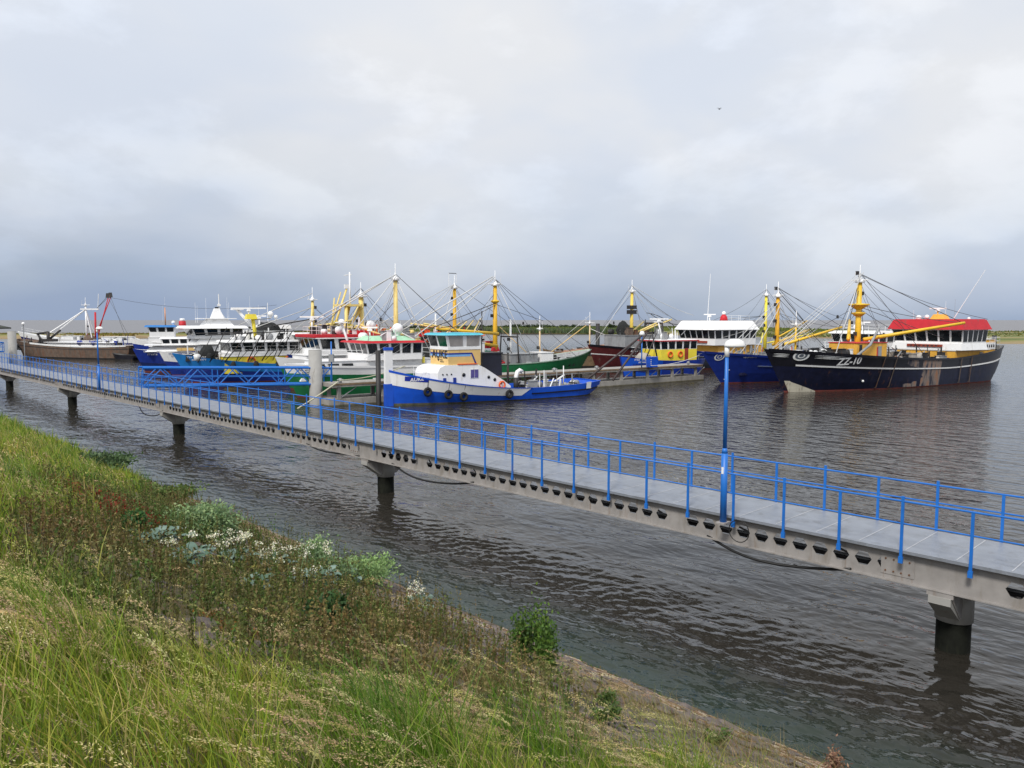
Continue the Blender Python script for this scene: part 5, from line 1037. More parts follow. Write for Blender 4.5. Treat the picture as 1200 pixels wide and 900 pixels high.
# --- white shrimper with red outriggers at the far left, barge and dinghy
sh = Boat('shrimp_cutter', (-106, 165), 26, 6, math.atan2(-.20, -.98), 'white and dark blue shrimp cutter with white tripod mast and raised red booms', 'boat', zb=4.9, zm=2.9, zs=3.0, rake=2.2, bands=[(.05, BOOT), (.78, paint('ink_blue_paint', (.008, .012, .12), .4, .1)), (1, WHITE2)], mats=WHITE)
sh.mast(sh.T(13.6), 0, 2.5, 12.6, .22, WHITE2, cross=1.8, lamps=1)
b = MB()
for sd_ in (1, -1): b.tube((sh.T(13.6), 0, 9.6), (sh.T(6.4), sd_ * 2.0, 4.2), .13, WHITE2, 6); b.tube((sh.T(13.6), 0, 9.6), (sh.T(15.2), sd_ * 1.6, 2.6), .10, WHITE2, 6)
b.box(sh.T(16.2), sh.T(12.6), -.3, .3, 9.5, 9.8, WHITE2); b.tube((sh.T(16), 0, 9.4), (sh.T(16.3), 0, 13), .07, WHITE2, 6); b.build('tripod', sh.root)
for sd_ in (1, -1):
    o = sh.boom((sh.T(15.4), sd_ * .8, 3.2), (sh.T(18.6 + sd_ * .9), sd_ * 2.2, 12.6), .13, RED, 'outrigger'); q = MB(); q.box(sh.T(18.8 + sd_ * .9), sh.T(18.0 + sd_ * .9), sd_ * 2.2 - .2, sd_ * 2.2 + .2, 12.2, 13.2, DARK, .1, .1); q.build('boom_block', o)
    sh.stay((sh.T(15.8), 0, 9.8), (sh.T(18.4 + sd_ * .9), sd_ * 2.2, 12.6), .05); sh.stay((sh.T(18.4 + sd_ * .9), sd_ * 2.2, 12.4), (sh.T(22), sd_ * 1.5, 3), .03)
b = MB(); b.tube((sh.T(15.5), .5, 2.6), (sh.T(15.6), .4, 9), .2, RED, 8); b.build('derrick_post', sh.root)
sh.rail([(sh.T(.8), 0, 4.8), (sh.T(6), 2.2, 3.9), (sh.T(12), 2.8, 3.2)], 0, .9); sh.house('deckhouse', sh.T(12.6), sh.T(9), 3, 2.2, 3.8, WHITE2, rail=False); sh.netpile(sh.T(14.4), .8, 2.4, 1.3, RUSTY, 1.6)
sh.house('aft_house', sh.T(23), sh.T(17), 3.6, 2.2, 3.6, WHITE, rail=False); sh.clutter(sh.T(25), sh.T(9), 4.4, 2.4, 50, 91, [WHITE, DARK, RED, GREY]); sh.stay((sh.T(18.5), 0, 12.2), (sh.T(52), -16, 11), .03, sag=1.6)
bg_ = Boat('cargo_barge', (-98.5, 153.5), 30.5, 6, math.atan2(.33, -.944), 'long rusty brown barge lying below the white shrimp cutter at the far left', 'barge', zb=3.6, zm=2.35, zs=2.6, rake=1.0, bw=.5, bands=[(.1, DARK), (.72, RUSTY), (.78, DARK), (1, RUSTY)], mats=RUSTY, full=.86)
bg_.band(.93, 1.04, WHITE, .02, .78, 'pale_coaming', .05, 0); bg_.scribble(bg_.T(2.2), 3.1, 2.2, .55, WHITE2, 1)
b = MB(); b.tube((bg_.T(8), 0, 2.4), (bg_.T(8), 0, 5), .3, DARK, 8); b.tube((bg_.T(8), 0, 4.9), (bg_.T(5.2), 0, 4.6), .22, DARK, 8); b.tube((bg_.T(8), 0, 3.4), (bg_.T(11.2), 0, 5.3), .22, DARK, 8); b.tube((bg_.T(5.2), 0, 4.6), (bg_.T(6.4), 0, 3), .2, DARK, 8); b.box(bg_.T(9.6), bg_.T(7), -.8, .8, 2.4, 3.6, DARK); b.build('deck_crane', bg_.root)
bg_.house('hold_cover', bg_.T(26), bg_.T(9.4), 4.2, 2.0, 3.0, WHITE2, rail=False, door=False, tx=.4, ty=.6); bg_.clutter(bg_.T(10), bg_.T(3), 4, 2.4, 30, 95, [DARK, RUSTY, DARK]); bg_.clutter(bg_.T(29), bg_.T(18), 4, 2.6, 26, 96, [WHITE, DARK, GREY, BLUE])
b = MB(); [b.torus((bg_.T(1.4 + i * .8), 2.2, 2.0), .4, .2, TYRE, 'y', 12, 6) for i in range(3)]; b.build('tyre_fenders', bg_.root)
dg_ = Boat('dinghy', (-73.5, 141.2), 6.4, 2.1, math.atan2(.33, -.944), 'small black work dinghy lying against the right end of the brown barge', 'dinghy', zb=1.3, zm=.95, zs=.95, rake=.7, bw=.35, bands=[(.2, DARK), (1, BLACKP)], mats=DARK)

# --- trawlers whose masts stand up behind the raft
t3 = Boat('fishing_cutter', (-27, 92), 18.5, 6.2, A0, 'half hidden trawler with yellow gantry mast and white topmast behind the red roofs', 'trawler', zb=3.2, zm=2.2, zs=2.4, bands=[(.05, BOOT), (1, BLUE)], mats=GREY)
m_ = t3.T(9.6); t3.mast(m_, 0, 1.5, 12.4, .42, PALEYEL, cross=1.8, lamps=3); t3.mast(t3.T(7.9), .6, 8.9, 13.2, .12, WHITE2, head=False, lamps=0)
b = MB(); b.box(t3.T(9.4), t3.T(6.4), -1.3, 1.3, 9.0, 9.25, PALEYEL); b.tube((t3.T(7.2), 1, 4), (t3.T(7.2), 1, 9), .22, PALEYEL, 8); b.tube((t3.T(7.2), -1, 4), (t3.T(8.4), -1, 9), .22, PALEYEL, 8); b.box(t3.T(11.4), t3.T(6.2), -1.4, 1.4, 6.3, 6.5, PALEYEL); b.box(t3.T(11.2), t3.T(8.2), -.9, .9, 4.6, 6.3, PALEYEL, .5, .3)
for i in range(6): b.tube((t3.T(7.2), .9 - .3 * i, 5), (t3.T(9.5), -.6 + .3 * i, 8.8), .05, PALEYEL, 5)
b.tube((t3.T(7.9), -1.2, 12.9), (t3.T(7.9), 1.2, 12.9), .05, WHITE2, 5); b.build('gantry', t3.root)
for i, y_ in enumerate((-2, -1, 1, 2.2)): t3.boom((m_ + .2 * i, y_ * .4, 5.4), (m_ - 7.6 + i, y_ * 1.6, 4.9 + .2 * i), .15, PALEYEL, 'outrigger')
t3.wheelhouse(t3.T(5.6), t3.T(1.8), 4.4, 2.2, 4.4, 5.5, WHITE, WHITE, 4, 3); t3.clutter(t3.T(17.5), t3.T(6), 5, 4.0, 70, 101, [PALEYEL, DARK, YELLOW, ORANGE, WHITE, DARK]); t3.netpile(t3.T(13), .5, 3.6, 1.6, NET, 1.9)
for sd_ in (1, -1): t3.stay((m_, 0, 11.3), (t3.T(1), sd_ * .4, 3.2), .03); t3.stay((m_, 0, 11.3), (t3.T(17), sd_ * 2.6, 3), .03)
t4 = Boat('fishing_cutter', (-14.0, 106.2), 13.5, 5.6, A0, 'half hidden trawler, yellow mast with square top frame rising behind the turquoise roof', 'trawler', zb=3.2, zm=2.2, zs=2.4, bands=[(.05, BOOT), (1, NAVY)], mats=GREY)
m_ = t4.T(7.0); t4.mast(m_, 0, 1.5, 14.0, .33, paint('golden_yellow_paint', (.8, .46, .03)), cross=1.4, lamps=3)
b = MB(); b.tube((m_ + .9, 0, 12.0), (m_ + .9, 0, 13.9), .04, WHITE2, 5); b.tube((m_ + .9, 0, 13.9), (m_ - .3, 0, 13.9), .05, DARK, 5); b.tube((m_ - .3, 0, 13.9), (m_ - .3, 0, 12.6), .04, WHITE2, 5); b.build('signal_frame', t4.root)
for (a, r_, mm) in (((m_ + 7.5, 2.4, 6), .06, WIREW), ((m_ + 14, 4, 6.5), .05, WIREW), ((m_ + 3.5, 3.0, 6.8), .06, WIREW), ((m_ - 10, 2.5, 5.5), .03, WIRE), ((m_ + 13, 6, 5.2), .05, WIREW), ((m_ - 3, -3, 4), .03, WIREW)): t4.stay((m_, 0, 12.4), a, r_, mm)
for sd_ in (1, -1): t4.boom((m_ - .2, sd_ * .6, 5.9), (m_ + 6.0, sd_ * 2.0, 6.8), .17, PALEYEL, 'outrigger')
t4.wheelhouse(t4.T(6), t4.T(2.6), 3.6, 2, 4.2, 5.2, WHITE, RED, 4, 3); t4.clutter(t4.T(12.5), t4.T(2), 5, 3.2, 70, 111, [RED, ORANGE, WHITE, DARK, GREY, RED]); t4.netpile(t4.T(10), 0, 2.4, 1.5, GNET, 3.0); t4.mast(t4.T(11.2), .6, 2, 8.6, .12, DARK, head=False, lamps=3, name='derrick_post'); t4.mast(t4.T(3.6), .6, 3, 8.2, .16, WHITE, head=False, lamps=2, name='light_post')
t2 = Boat('fishing_cutter', (-37, 101), 20, 6.0, A0, 'half hidden trawler with a cluster of raised pale yellow booms', 'trawler', zb=3.2, zm=2.2, zs=2.4, bands=[(.05, BOOT), (1, GREEN)], mats=GREY)
m_ = t2.T(11.2); t2.mast(m_, 0, 1.5, 12.2, .26, PALEYEL, cross=1.4, lamps=3)
for (p_, q_, r_) in (((m_ - 2.4, .3, 4), (m_ - 3.0, .5, 10.4), .14), ((m_ - 2.8, -.5, 5), (m_ - 5.6, -1.2, 12.0), .2), ((m_ - 4.5, 0, 5), (m_ - 7.2, .6, 10.6), .12), ((m_ - 1.5, .8, 4), (m_ - 3.6, 1.4, 11.2), .13), ((m_ + .5, .2, 4.5), (m_ + .2, .5, 9.2), .2), ((m_ + .6, 0, 6.2), (m_ - 5.4, .6, 7.2), .24)): t2.boom(p_, q_, r_, PALEYEL, 'derrick')
b = MB(); b.prism([(m_ - 3.2, 7.2), (m_ - 6, 6.6), (m_ - 5.4, 5.6), (m_ - 2.6, 6.4)], -.3, .3, LEMON, 'y'); b.box(m_ - 5.8, m_ - 5.2, -1.4, -1.0, 11.8, 12.4, WHITE2); b.build('boom_head', t2.root)
t2.stay((m_, 0, 11), (t2.T(1), .3, 6.6), .05, WIREW); t2.stay((m_ + .2, 0, 9), (t2.T(1), 1, 5.6), .05, WIREW); t2.boom((t2.T(4), 1, 6.3), (m_ - .5, 1, 7.6), .09, DARK); t2.wheelhouse(t2.T(6.6), t2.T(3), 4.2, 2, 4.4, 5.6, WHITE, WHITE, 4, 3); t2.clutter(t2.T(19), t2.T(7), 5, 3.4, 60, 121, [PALEYEL, DARK, WHITE, DARK, YELLOW]); t2.netpile(t2.T(5), 0, 5.6, 1.5, NET, 1.4); t2.dome(t2.T(15), 1, 6.2, .5)

for B_, x_, z_, n_ in ((gr, MXg, 12.3, 7), (g1, MX1, 12.2, 7), (t3, t3.T(9.6), 11.2, 7), (t4, t4.T(7.0), 12.6, 6), (t2, t2.T(11.2), 10.6, 6), (dr, MXd, 12.2, 7), (zx, MXz, 12.0, 8), (bz, bm_, 11.0, 8), (wr, wr.T(22.2), 12.0, 6)): B_.rig(x_, z_, n_, 3)
for i in range(4): t4.boom((t4.T(3 + i * 1.6), -1.5 + i, 3.2), (t4.T(7 + i * 1.5), 1.5 - i * .6, 6.9 + .2 * i), .10, PALEYEL, 'outrigger')
t4.clutter(t4.T(11), t4.T(2), 4.6, 5.0, 26, 112, [RED, ORANGE, WHITE, DARK, GREY]); t3.clutter(t3.T(16), t3.T(8), 4.6, 5.4, 26, 113, [PALEYEL, DARK, WHITE, ORANGE, GREY]); gr.netpile(gr.T(16.6), .5, 1.6, 1.3, GNET, 1.8); gr.netpile(gr.T(6.4), .6, 2.1, .9, NET, .7)
# two dark spars resting on the pontoon edge beside the tug stern
for (p_, q_, lab) in (((7.6, 79.6, 1.0), (14.2, 84.2, 5.6), 'dark spar slanting up from the tug stern, left of the two'), ((10.6, 80.5, 1.0), (14.9, 85.0, 5.8), 'dark spar slanting up from the pontoon edge, right of the two')):
    b = MB(); d = Vector(q_) - Vector(p_); b.tube((0, 0, 0), d, .13, paint('spar_brown', (.06, .045, .045), .7, .2), 8, .10); b.tube(d * .55 + Vector((.25, 0, -.2)), d * .99, .05, DARK, 5); o = b.build('spar', loc=p_); tag(o, lab, 'spar', 'dark spars at the pontoon')
# mooring lines
def line(name, p, q, sag, r, m, label):
    p, q = Vector(p), Vector(q); pts = [p.lerp(q, i / 14) - p - Vector((0, 0, sag * 4 * (i / 14) * (1 - i / 14))) for i in range(15)]; b = MB(); b.path(pts, r, m, 6); tag(b.build(name, loc=p), label, 'rope', 'mooring ropes')
line('mooring_rope', (-14.6, 64.9, 2.2), (-9.8, 70.4, 3.1), .25, .045, paint('pale_rope', (.5, .48, .35), .9, .1), 'pale green mooring rope from the pontoon corner up to the green hull')
line('mooring_rope', (-14.7, 64.7, 2.1), (-17.0, 60.5, .3), .05, .06, paint('pale_rope', (.5, .48, .35)), 'cream mooring rope slanting down to the water left of the pontoon corner')
line('mooring_rope', (15.6, 86.0, 2.2), (21.6, 88.2, 3.3), .3, .03, WIREW, 'thin white rope from the pontoon to the deep blue bow')

# ------------------------------------------------------------------ far left shelter roof, jetty light, gull
rf = empty('shelter', (-76.5, 112, 0), FR, 'dark pitched roof of a small shelter poking in at the left edge', 'shelter')
b = MB(); b.add([(-5.2, -3.4, 0), (5.2, -3.4, 0), (5.2, 3.4, 0), (-5.2, 3.4, 0), (-1.2, 0, 1.35), (1.2, 0, 1.35), (-5.2, -3.4, -.18), (5.2, -3.4, -.18), (5.2, 3.4, -.18), (-5.2, 3.4, -.18)],
      [(0, 1, 5, 4), (1, 2, 5), (2, 3, 4, 5), (3, 0, 4), (0, 6, 7, 1), (1, 7, 8, 2), (2, 8, 9, 3), (3, 9, 6, 0), (6, 9, 8, 7)], paint('roof_felt_dark', (.045, .05, .04), .9, .2)); b.build('roof', rf, (-3.2, 0, 6.2)).rotation_euler = (0, 0, -FR)
b = MB(); [b.tube((x, y, 2.0), (x, y, 6.4), .09, DARK, 6) for x in (-6.4, -2.4) for y in (-2, 2)]; b.box(-7.5, -1.6, -3, 3, 1.7, 2.0, CONC); [b.tube((x, y, -4), (x, y, 1.7), .3, PILE, 10) for x in (-6.4, -2.4) for y in (-2, 2)]; b.build('post', rf).rotation_euler = (0, 0, -FR)
jl = empty('jetty_light', (-92, 145, 0), 0, 'thin pale light pole standing just left of the shrimp cutter', 'light pole'); b = MB(); b.tube((0, 0, -2), (0, 0, 6.4), .08, GREY, 6); b.build('pole', jl); b = MB(); b.sphere((0, 0, 6.6), .3, WHITE2); b.build('lamp_head', jl)
def gull(loc, s, label, rz):
    b = MB(); g = paint('gull_grey', (.12, .12, .13), .7, .1)
    b.lathe((0, 0, 0), [(.01, -.5), (.16, -.3), (.2, 0), (.15, .3), (.09, .45), (.02, .6)], g, 8, 'x')
    for sd_ in (1, -1): b.add([(.15, 0, .05), (-.2, 0, .05), (-.15, sd_ * .9, .45), (.2, sd_ * .9, .47), (-.1, sd_ * 1.7, .25), (.02, sd_ * 1.72, .26), (.15, 0, .1), (-.2, 0, .1), (-.15, sd_ * .9, .5), (.2, sd_ * .9, .52)], [(0, 1, 2, 3), (3, 2, 4, 5), (6, 9, 8, 7), (9, 5, 4, 8)], g)
    o = b.build('gull', loc=loc); o.scale = (s, s, s); o.rotation_euler = (.25, 0, rz); tag(o, label, 'bird')
gull((50.5, 192, 58.5), .6, 'small dark gull flying alone in the pale sky above the masts', .4)

# ------------------------------------------------------------------ plants: one numpy mesh per kind of growth
def veg_mat(name, rough=.6, trans=.25, var=.25):
    m, t, nd, b = node_mat(name); L = t.links.new
    at = nd('ShaderNodeAttribute', attribute_name='tint'); b.inputs['Roughness'].default_value = rough; b.inputs['Specular IOR Level'].default_value = .25
    L(at.outputs['Color'], b.inputs['Base Color'])
    tr = nd('ShaderNodeBsdfTranslucent'); L(at.outputs['Color'], tr.inputs[0]); mixs = nd('ShaderNodeMixShader'); mixs.inputs[0].default_value = trans
    o = t.nodes['Material Output']; L(b.outputs[0], mixs.inputs[1]); L(tr.outputs[0], mixs.inputs[2]); L(mixs.outputs[0], o.inputs[0]); return m
VM = veg_mat('leaf_tissue')
def np_mesh(name, V, quads, colors, mat=None, parent=None, loc=None, rot=FR):
    me = bpy.data.meshes.new(name); V = np.asarray(V, np.float32).reshape(-1, 3); quads = np.asarray(quads, np.int32).reshape(-1, 4)
    me.vertices.add(len(V)); me.vertices.foreach_set('co', V.ravel()); me.loops.add(quads.size); me.loops.foreach_set('vertex_index', quads.ravel())
    me.polygons.add(len(quads)); me.polygons.foreach_set('loop_start', np.arange(0, quads.size, 4, dtype=np.int32)); me.polygons.foreach_set('loop_total', np.full(len(quads), 4, np.int32))
    me.update(calc_edges=True); c = me.color_attributes.new('tint', 'FLOAT_COLOR', 'POINT')
    c.data.foreach_set('color', np.concatenate([np.asarray(colors, np.float32), np.ones((len(V), 1), np.float32)], 1).ravel())
    me.materials.append(mat or VM); o = bpy.data.objects.new(name, me); col.objects.link(o)
    if parent: o.parent = parent
    else: o.rotation_euler = (0, 0, rot)
    if loc is not None: o.location = loc
    return o
LEAN = np.array([-.72, .69])      # the sea wind bends the stalks to the left
def gz(v, u): return np.minimum(SLOPE * (SHORE_V - v), 5.45)
def nz(v, u, s, seed=0.0):
    return np.array([noise.noise(Vector((a * s, b_ * s, seed))) for a, b_ in zip(v, u)])
def blades(P, h, w, lean, colors, seg=4, droop=0.0, jitter=.35):
    """ribbons; P (n,3) roots, lean (n,2) horizontal reach as a fraction of h"""
    n = len(P); t = np.linspace(0, 1, seg + 1)
    a = RNG.uniform(0, 2 * PI, n); side = np.stack([np.cos(a), np.sin(a)], 1)
    V = np.zeros((n, seg + 1, 2, 3))
    for i, k in enumerate(t):
        hor = lean * (k ** 2.3) * h[:, None]
        up = h * (k - droop * k ** 3 if np.isscalar(droop) else k - droop * k ** 3)
        ww = w * (1 - k) ** .7 * .5 + w * .06
        c = P[:, :2] + hor
        V[:, i, 0, :2] = c - side * ww[:, None]; V[:, i, 1, :2] = c + side * ww[:, None]
        V[:, i, 0, 2] = V[:, i, 1, 2] = P[:, 2] + up
    base = (np.arange(n) * (seg + 1) * 2)[:, None]; q = []
    for i in range(seg): q.append(base + np.array([[2 * i, 2 * i + 1, 2 * i + 3, 2 * i + 2]]))
    Q = np.stack(q, 1).reshape(-1, 4); Cc = np.repeat(colors, (seg + 1) * 2, 0)
    return V.reshape(-1, 3), Q, Cc
def flakes(P, size, colors, aspect=2.0, upb=0.0):
    """small leaf quads with random tilt at the points P"""
    n = len(P); d = RNG.normal(size=(n, 3)); d[:, 2] += upb; d /= np.linalg.norm(d, axis=1)[:, None]; e = RNG.normal(size=(n, 3)); e -= (e * d).sum(1)[:, None] * d; e /= np.linalg.norm(e, axis=1)[:, None]
    L_ = (size * .5)[:, None] * d * aspect; W_ = (size * .5)[:, None] * e
    V = np.stack([P - L_, P - L_ * .1 + W_, P + L_, P - L_ * .1 - W_], 1).reshape(-1, 3)
    return V, np.arange(n * 4).reshape(-1, 4), np.repeat(colors, 4, 0)
def spikes(P, D, L_, W_, colors):
    """thin lens shaped glumes lying along the direction D"""
    D = D / np.linalg.norm(D, axis=1)[:, None]; e = RNG.normal(size=P.shape); e -= (e * D).sum(1)[:, None] * D; e /= np.linalg.norm(e, axis=1)[:, None]
    V = np.stack([P, P + D * (L_ * .45)[:, None] + e * W_[:, None], P + D * L_[:, None], P + D * (L_ * .45)[:, None] - e * W_[:, None]], 1).reshape(-1, 3)
    return V, np.arange(len(P) * 4).reshape(-1, 4), np.repeat(colors, 4, 0)
def merge(parts):
    V, Q, C_ = [], [], []; k = 0
    for v, q, c in parts: V.append(v); Q.append(q + k); C_.append(c); k += len(v)
    return np.concatenate(V), np.concatenate(Q), np.concatenate(C_)
def pal(n, cols, w=None, var=.18):
    cols = np.array(cols); i = RNG.choice(len(cols), n, p=w); return np.clip(cols[i] * RNG.uniform(1 - var, 1 + var, (n, 1)) * RNG.uniform(.93, 1.07, (n, 3)), 0, 1)
def scatter(n, v0, v1, u0, u1, dens):
    v = RNG.uniform(v0, v1, n); u = RNG.uniform(u0, u1, n); p = dens(v, u); k = RNG.uniform(size=n) < p; return v[k], u[k]
def ingrass(v, u):       # share of tall grass at a spot
    sorrel = ((v - 4.9) / 1.1) ** 2 + ((u - 17.0) / 3.0) ** 2 < 1
    a = nz(v, u, .30, 2.0) * 1.3 + nz(v, u, .9, 5.0) * .7
    lim = np.interp(u, [-3, 3.5, 4.6, 5.6, 6.6, 7.6, 12, 14, 17, 22, 28, 33, 80], [8.6, 8.0, 6.4, 4.2, 2.2, 1.8, 2.9, 3.6, 4.5, 6.8, 9.4, 11.2, 11.2])
    return np.clip((lim - v + a) * 1.0, 0, 1) * np.where(sorrel, .12, 1)
def inweed(v, u):
    a = nz(v, u, .35, 9.0) * 1.8
    hi = np.interp(u, [4, 5.5, 6.5, 8, 12, 16, 20, 40], [6.0, 6.6, 7.4, 8.2, 9.6, 10.4, 10.2, 9.0])
    g = np.clip((hi - v + a) * .8, 0, 1) * np.clip((u - 4.4) * .6, 0, 1)
    g *= np.clip(1.0 - (u - 17) * .10, .25, 1) * (1 - .85 * ingrass(v, u))
    return g * np.clip(.75 + nz(v, u, .55, 20.0) * 1.5, .05, 1)
GREENS = [(.17, .25, .022), (.23, .30, .03), (.10, .17, .018), (.34, .34, .07), (.44, .37, .15), (.20, .30, .03)]
parts = []
# near, long fresh grass
for (n, u0, u1, hh, ww, seg) in ((115000, -3, 9, .50, .0085, 5), (56000, 8, 19, .46, .013, 4), (46000, 18, 38, .5, .022, 3), (30000, 36, 72, .55, .045, 3)):
    v, u = scatter(n, -1.2, 11.2, u0, u1, ingrass); m = len(v)
    cl = nz(v, u, 1.1, 7.0); h = hh * RNG.uniform(.35, 1.3, m) * (1.25 if u0 == 8 else 1) * (1 + cl * 1.2)
    lean = LEAN * (RNG.uniform(-.2, .5, (m, 1))) + RNG.normal(scale=.2, size=(m, 2))
    cc = pal(m, GREENS, [.22, .22, .16, .17, .11, .12]); cc *= (1 + nz(v, u, .5, 15.0)[:, None] * np.array([[.9, .45, .6]]))
    parts.append(blades(np.stack([v, u, gz(v, u) - .04], 1), np.maximum(h, .12), np.full(m, ww) * RNG.uniform(.6, 1.4, m), lean, np.clip(cc, .01, 1), seg, droop=RNG.uniform(0, .35, m)))
o = np_mesh('tall_grass', *merge(parts)); tag(o, 'fresh green tall grass covering the near slope of the dike', 'grass', kind='stuff')
# short dry grass and thatch everywhere above the drift line
parts = []
for (n, u0, u1, ww) in ((60000, -2, 12, .006), (34000, 11, 30, .012), (20000, 28, 70, .03)):
    v, u = scatter(n, 0, 11.9, u0, u1, lambda v, u: np.clip(.50 + nz(v, u, .6, 31.0) * 1.5, 0, 1) * np.clip((11.95 - v) * .55, 0, 1) * np.where((v > 9) & (u < 16) & (u > 7.5), .42, 1)); m = len(v)
    cc = pal(m, [(.30, .24, .11), (.20, .19, .05), (.38, .30, .15), (.12, .15, .03), (.24, .15, .08)])
    parts.append(blades(np.stack([v, u, gz(v, u) - .02], 1), RNG.uniform(.08, .28, m) * np.where((u < 8) & (v > 5), 1.5, 1), np.full(m, ww), LEAN * RNG.uniform(-.3, 1.0, (m, 1)) + RNG.normal(scale=.4, size=(m, 2)), cc, 2))
o = np_mesh('dry_grass', *merge(parts)); tag(o, 'short straw coloured dry grass between the stones', 'grass', kind='stuff')
# seed heads: arching pale stalks with loose panicles
parts = []
def seedd(v, u): return np.clip(ingrass(v, u) * .8 + .09, 0, 1) * np.clip(.42 + nz(v, u, .55, 41.0) * 2.6, .04, 1) * (v < 10)
for (n, u0, u1, k, sz) in ((4600, -2.5, 5.2, 120, .85), (7500, 5.2, 9, 72, 1.15), (4200, 9, 20, 36, 1.9), (2600, 20, 60, 12, 3.6)):
    v, u = scatter(n, -.8, 10.2, u0, u1, seedd); m = len(v); h = RNG.uniform(.5, .95, m) * (.92 if u0 > 5 else 1)
    lean = LEAN * RNG.uniform(.45, 1.0, (m, 1)) + RNG.normal(scale=.12, size=(m, 2)); dr_ = RNG.uniform(.2, .5, m); P = np.stack([v, u, gz(v, u) - .04], 1)
    cc = pal(m, [(.52, .43, .19), (.62, .53, .28), (.42, .40, .13), (.50, .36, .21), (.42, .31, .19)])
    parts.append(blades(P, h, np.full(m, .0042 * sz), lean, cc * np.array([[.7, .85, .55]]), 8, droop=dr_))
    t_ = RNG.uniform(.60, 1.0, (m, k)); x = P[:, None, :2] + lean[:, None, :] * (t_ ** 2.3)[..., None] * h[:, None, None]
    z_ = P[:, 2][:, None] + h[:, None] * (t_ - dr_[:, None] * t_ ** 3)
    T_ = np.concatenate([lean[:, None, :] * (2.3 * t_ ** 1.3)[..., None], (1 - 3 * dr_[:, None] * t_ ** 2)[..., None]], 2); T_ /= np.linalg.norm(T_, axis=2)[..., None]
    wid = RNG.uniform(.35, 1.3, (m, 1, 1)); Q = np.concatenate([x, z_[..., None]], 2); side_ = RNG.normal(size=(m, k, 3)); env = np.sin(PI * np.clip((t_ - .56) / .48, 0, 1))[..., None] ** .7
    Q = Q + side_ * .0115 * wid * env * sz ** .5; D = T_ + side_ * .38 * wid
    parts.append(spikes(Q.reshape(-1, 3), D.reshape(-1, 3), RNG.uniform(.012, .026, m * k) * sz, RNG.uniform(.0022, .0042, m * k) * sz, np.clip(np.repeat(cc, k, 0) * RNG.uniform(.75, 1.35, (m * k, 1)), 0, .8)))
o = np_mesh('seeding_grass', *merge(parts)); tag(o, 'pale arching seed heads of grass bent over to the left', 'grass', kind='stuff')
# upright brown-green weeds
parts = []
v, u = scatter(17000, 1.5, 10.8, 4, 34, inweed); m = len(v); h = RNG.uniform(.30, .72, m) * (1 + nz(v, u, .5, 12.0) * .7); P = np.stack([v, u, gz(v, u) - .02], 1)
cc = pal(m, [(.115, .125, .034), (.125, .10, .036), (.08, .12, .025), (.18, .15, .055)]); br = nz(v, u, .3, 77.0)[:, None]; cc = np.clip(cc * (1 + br * np.array([[.45, -.1, .2]])), .01, 1)
lean = RNG.normal(scale=.12, size=(m, 2)); parts.append(blades(P, h, np.full(m, .012), lean, cc * .8, 2))
k = 26; t_ = RNG.uniform(.15, 1.04, (m, k)); Q = np.concatenate([P[:, None, :2] + lean[:, None, :] * (t_ ** 2.3)[..., None] * h[:, None, None], (P[:, 2][:, None] + h[:, None] * t_)[..., None]], 2)
Q += RNG.normal(size=(m, k, 3)) * (np.array([1, 1, .5]) * (.014 * (1.3 - t_))[..., None]); parts.append(flakes(Q.reshape(-1, 3), RNG.uniform(.012, .032, m * k), np.repeat(cc, k, 0) * RNG.uniform(.7, 1.5, (m * k, 1)), 1.7, .5))
o = np_mesh('tall_weeds', *merge(parts)); tag(o, 'upright brownish green weeds filling the middle of the slope', 'weeds', kind='stuff')
# low leafy ground cover, with red sorrel patches
def lowcover(name, c_, r_, n, cols, size, label, hgt=.15):
    a = RNG.uniform(0, 2 * PI, n); rr = np.sqrt(RNG.uniform(0, 1, n)); v = c_[0] + rr * np.cos(a) * r_[0]; u = c_[1] + rr * np.sin(a) * r_[1]
    keep = RNG.uniform(size=n) < np.clip(.7 + nz(v, u, 1.3, 3.0) * 1.6, 0, 1) * (1.15 - rr); v, u = v[keep], u[keep]; m = len(v)
    P = np.stack([v, u, gz(v, u) + RNG.uniform(0, hgt, m)], 1); o = np_mesh(name, *flakes(P, RNG.uniform(.6, 1.3, m) * size, pal(m, cols), 1.6, .3)); tag(o, label, 'ground cover', kind='stuff')
lowcover('red_sorrel', (4.9, 17.3), (.9, 2.6), 9000, [(.20, .025, .02), (.25, .05, .02), (.14, .06, .02)], .05, 'dark red sorrel patch on the upper part of the slope', .40)
lowcover('orange_moss', (3.5, 8.0), (.35, .8), 2600, [(.38, .15, .03), (.28, .13, .04), (.14, .12, .03)], .025, 'orange tinted low growth among the weeds', .06)
lowcover('leafy_cover', (4.7, 11.0), (3.2, 6.0), 26000, [(.05, .085, .02), (.08, .11, .025), (.12, .11, .04)], .035, 'low leafy green cover between the weeds', .10)
lowcover('leafy_cover', (5.6, 6.4), (2.6, 2.6), 13000, [(.05, .085, .02), (.10, .12, .03), (.18, .15, .06)], .028, 'low leafy cover among the stones near the foreground grass', .08)
lowcover('green_algae', (12.0, 7.0), (.25, 6.0), 3000, [(.06, .10, .03), (.10, .12, .04)], .03, 'green algae film along the waterline', .02)
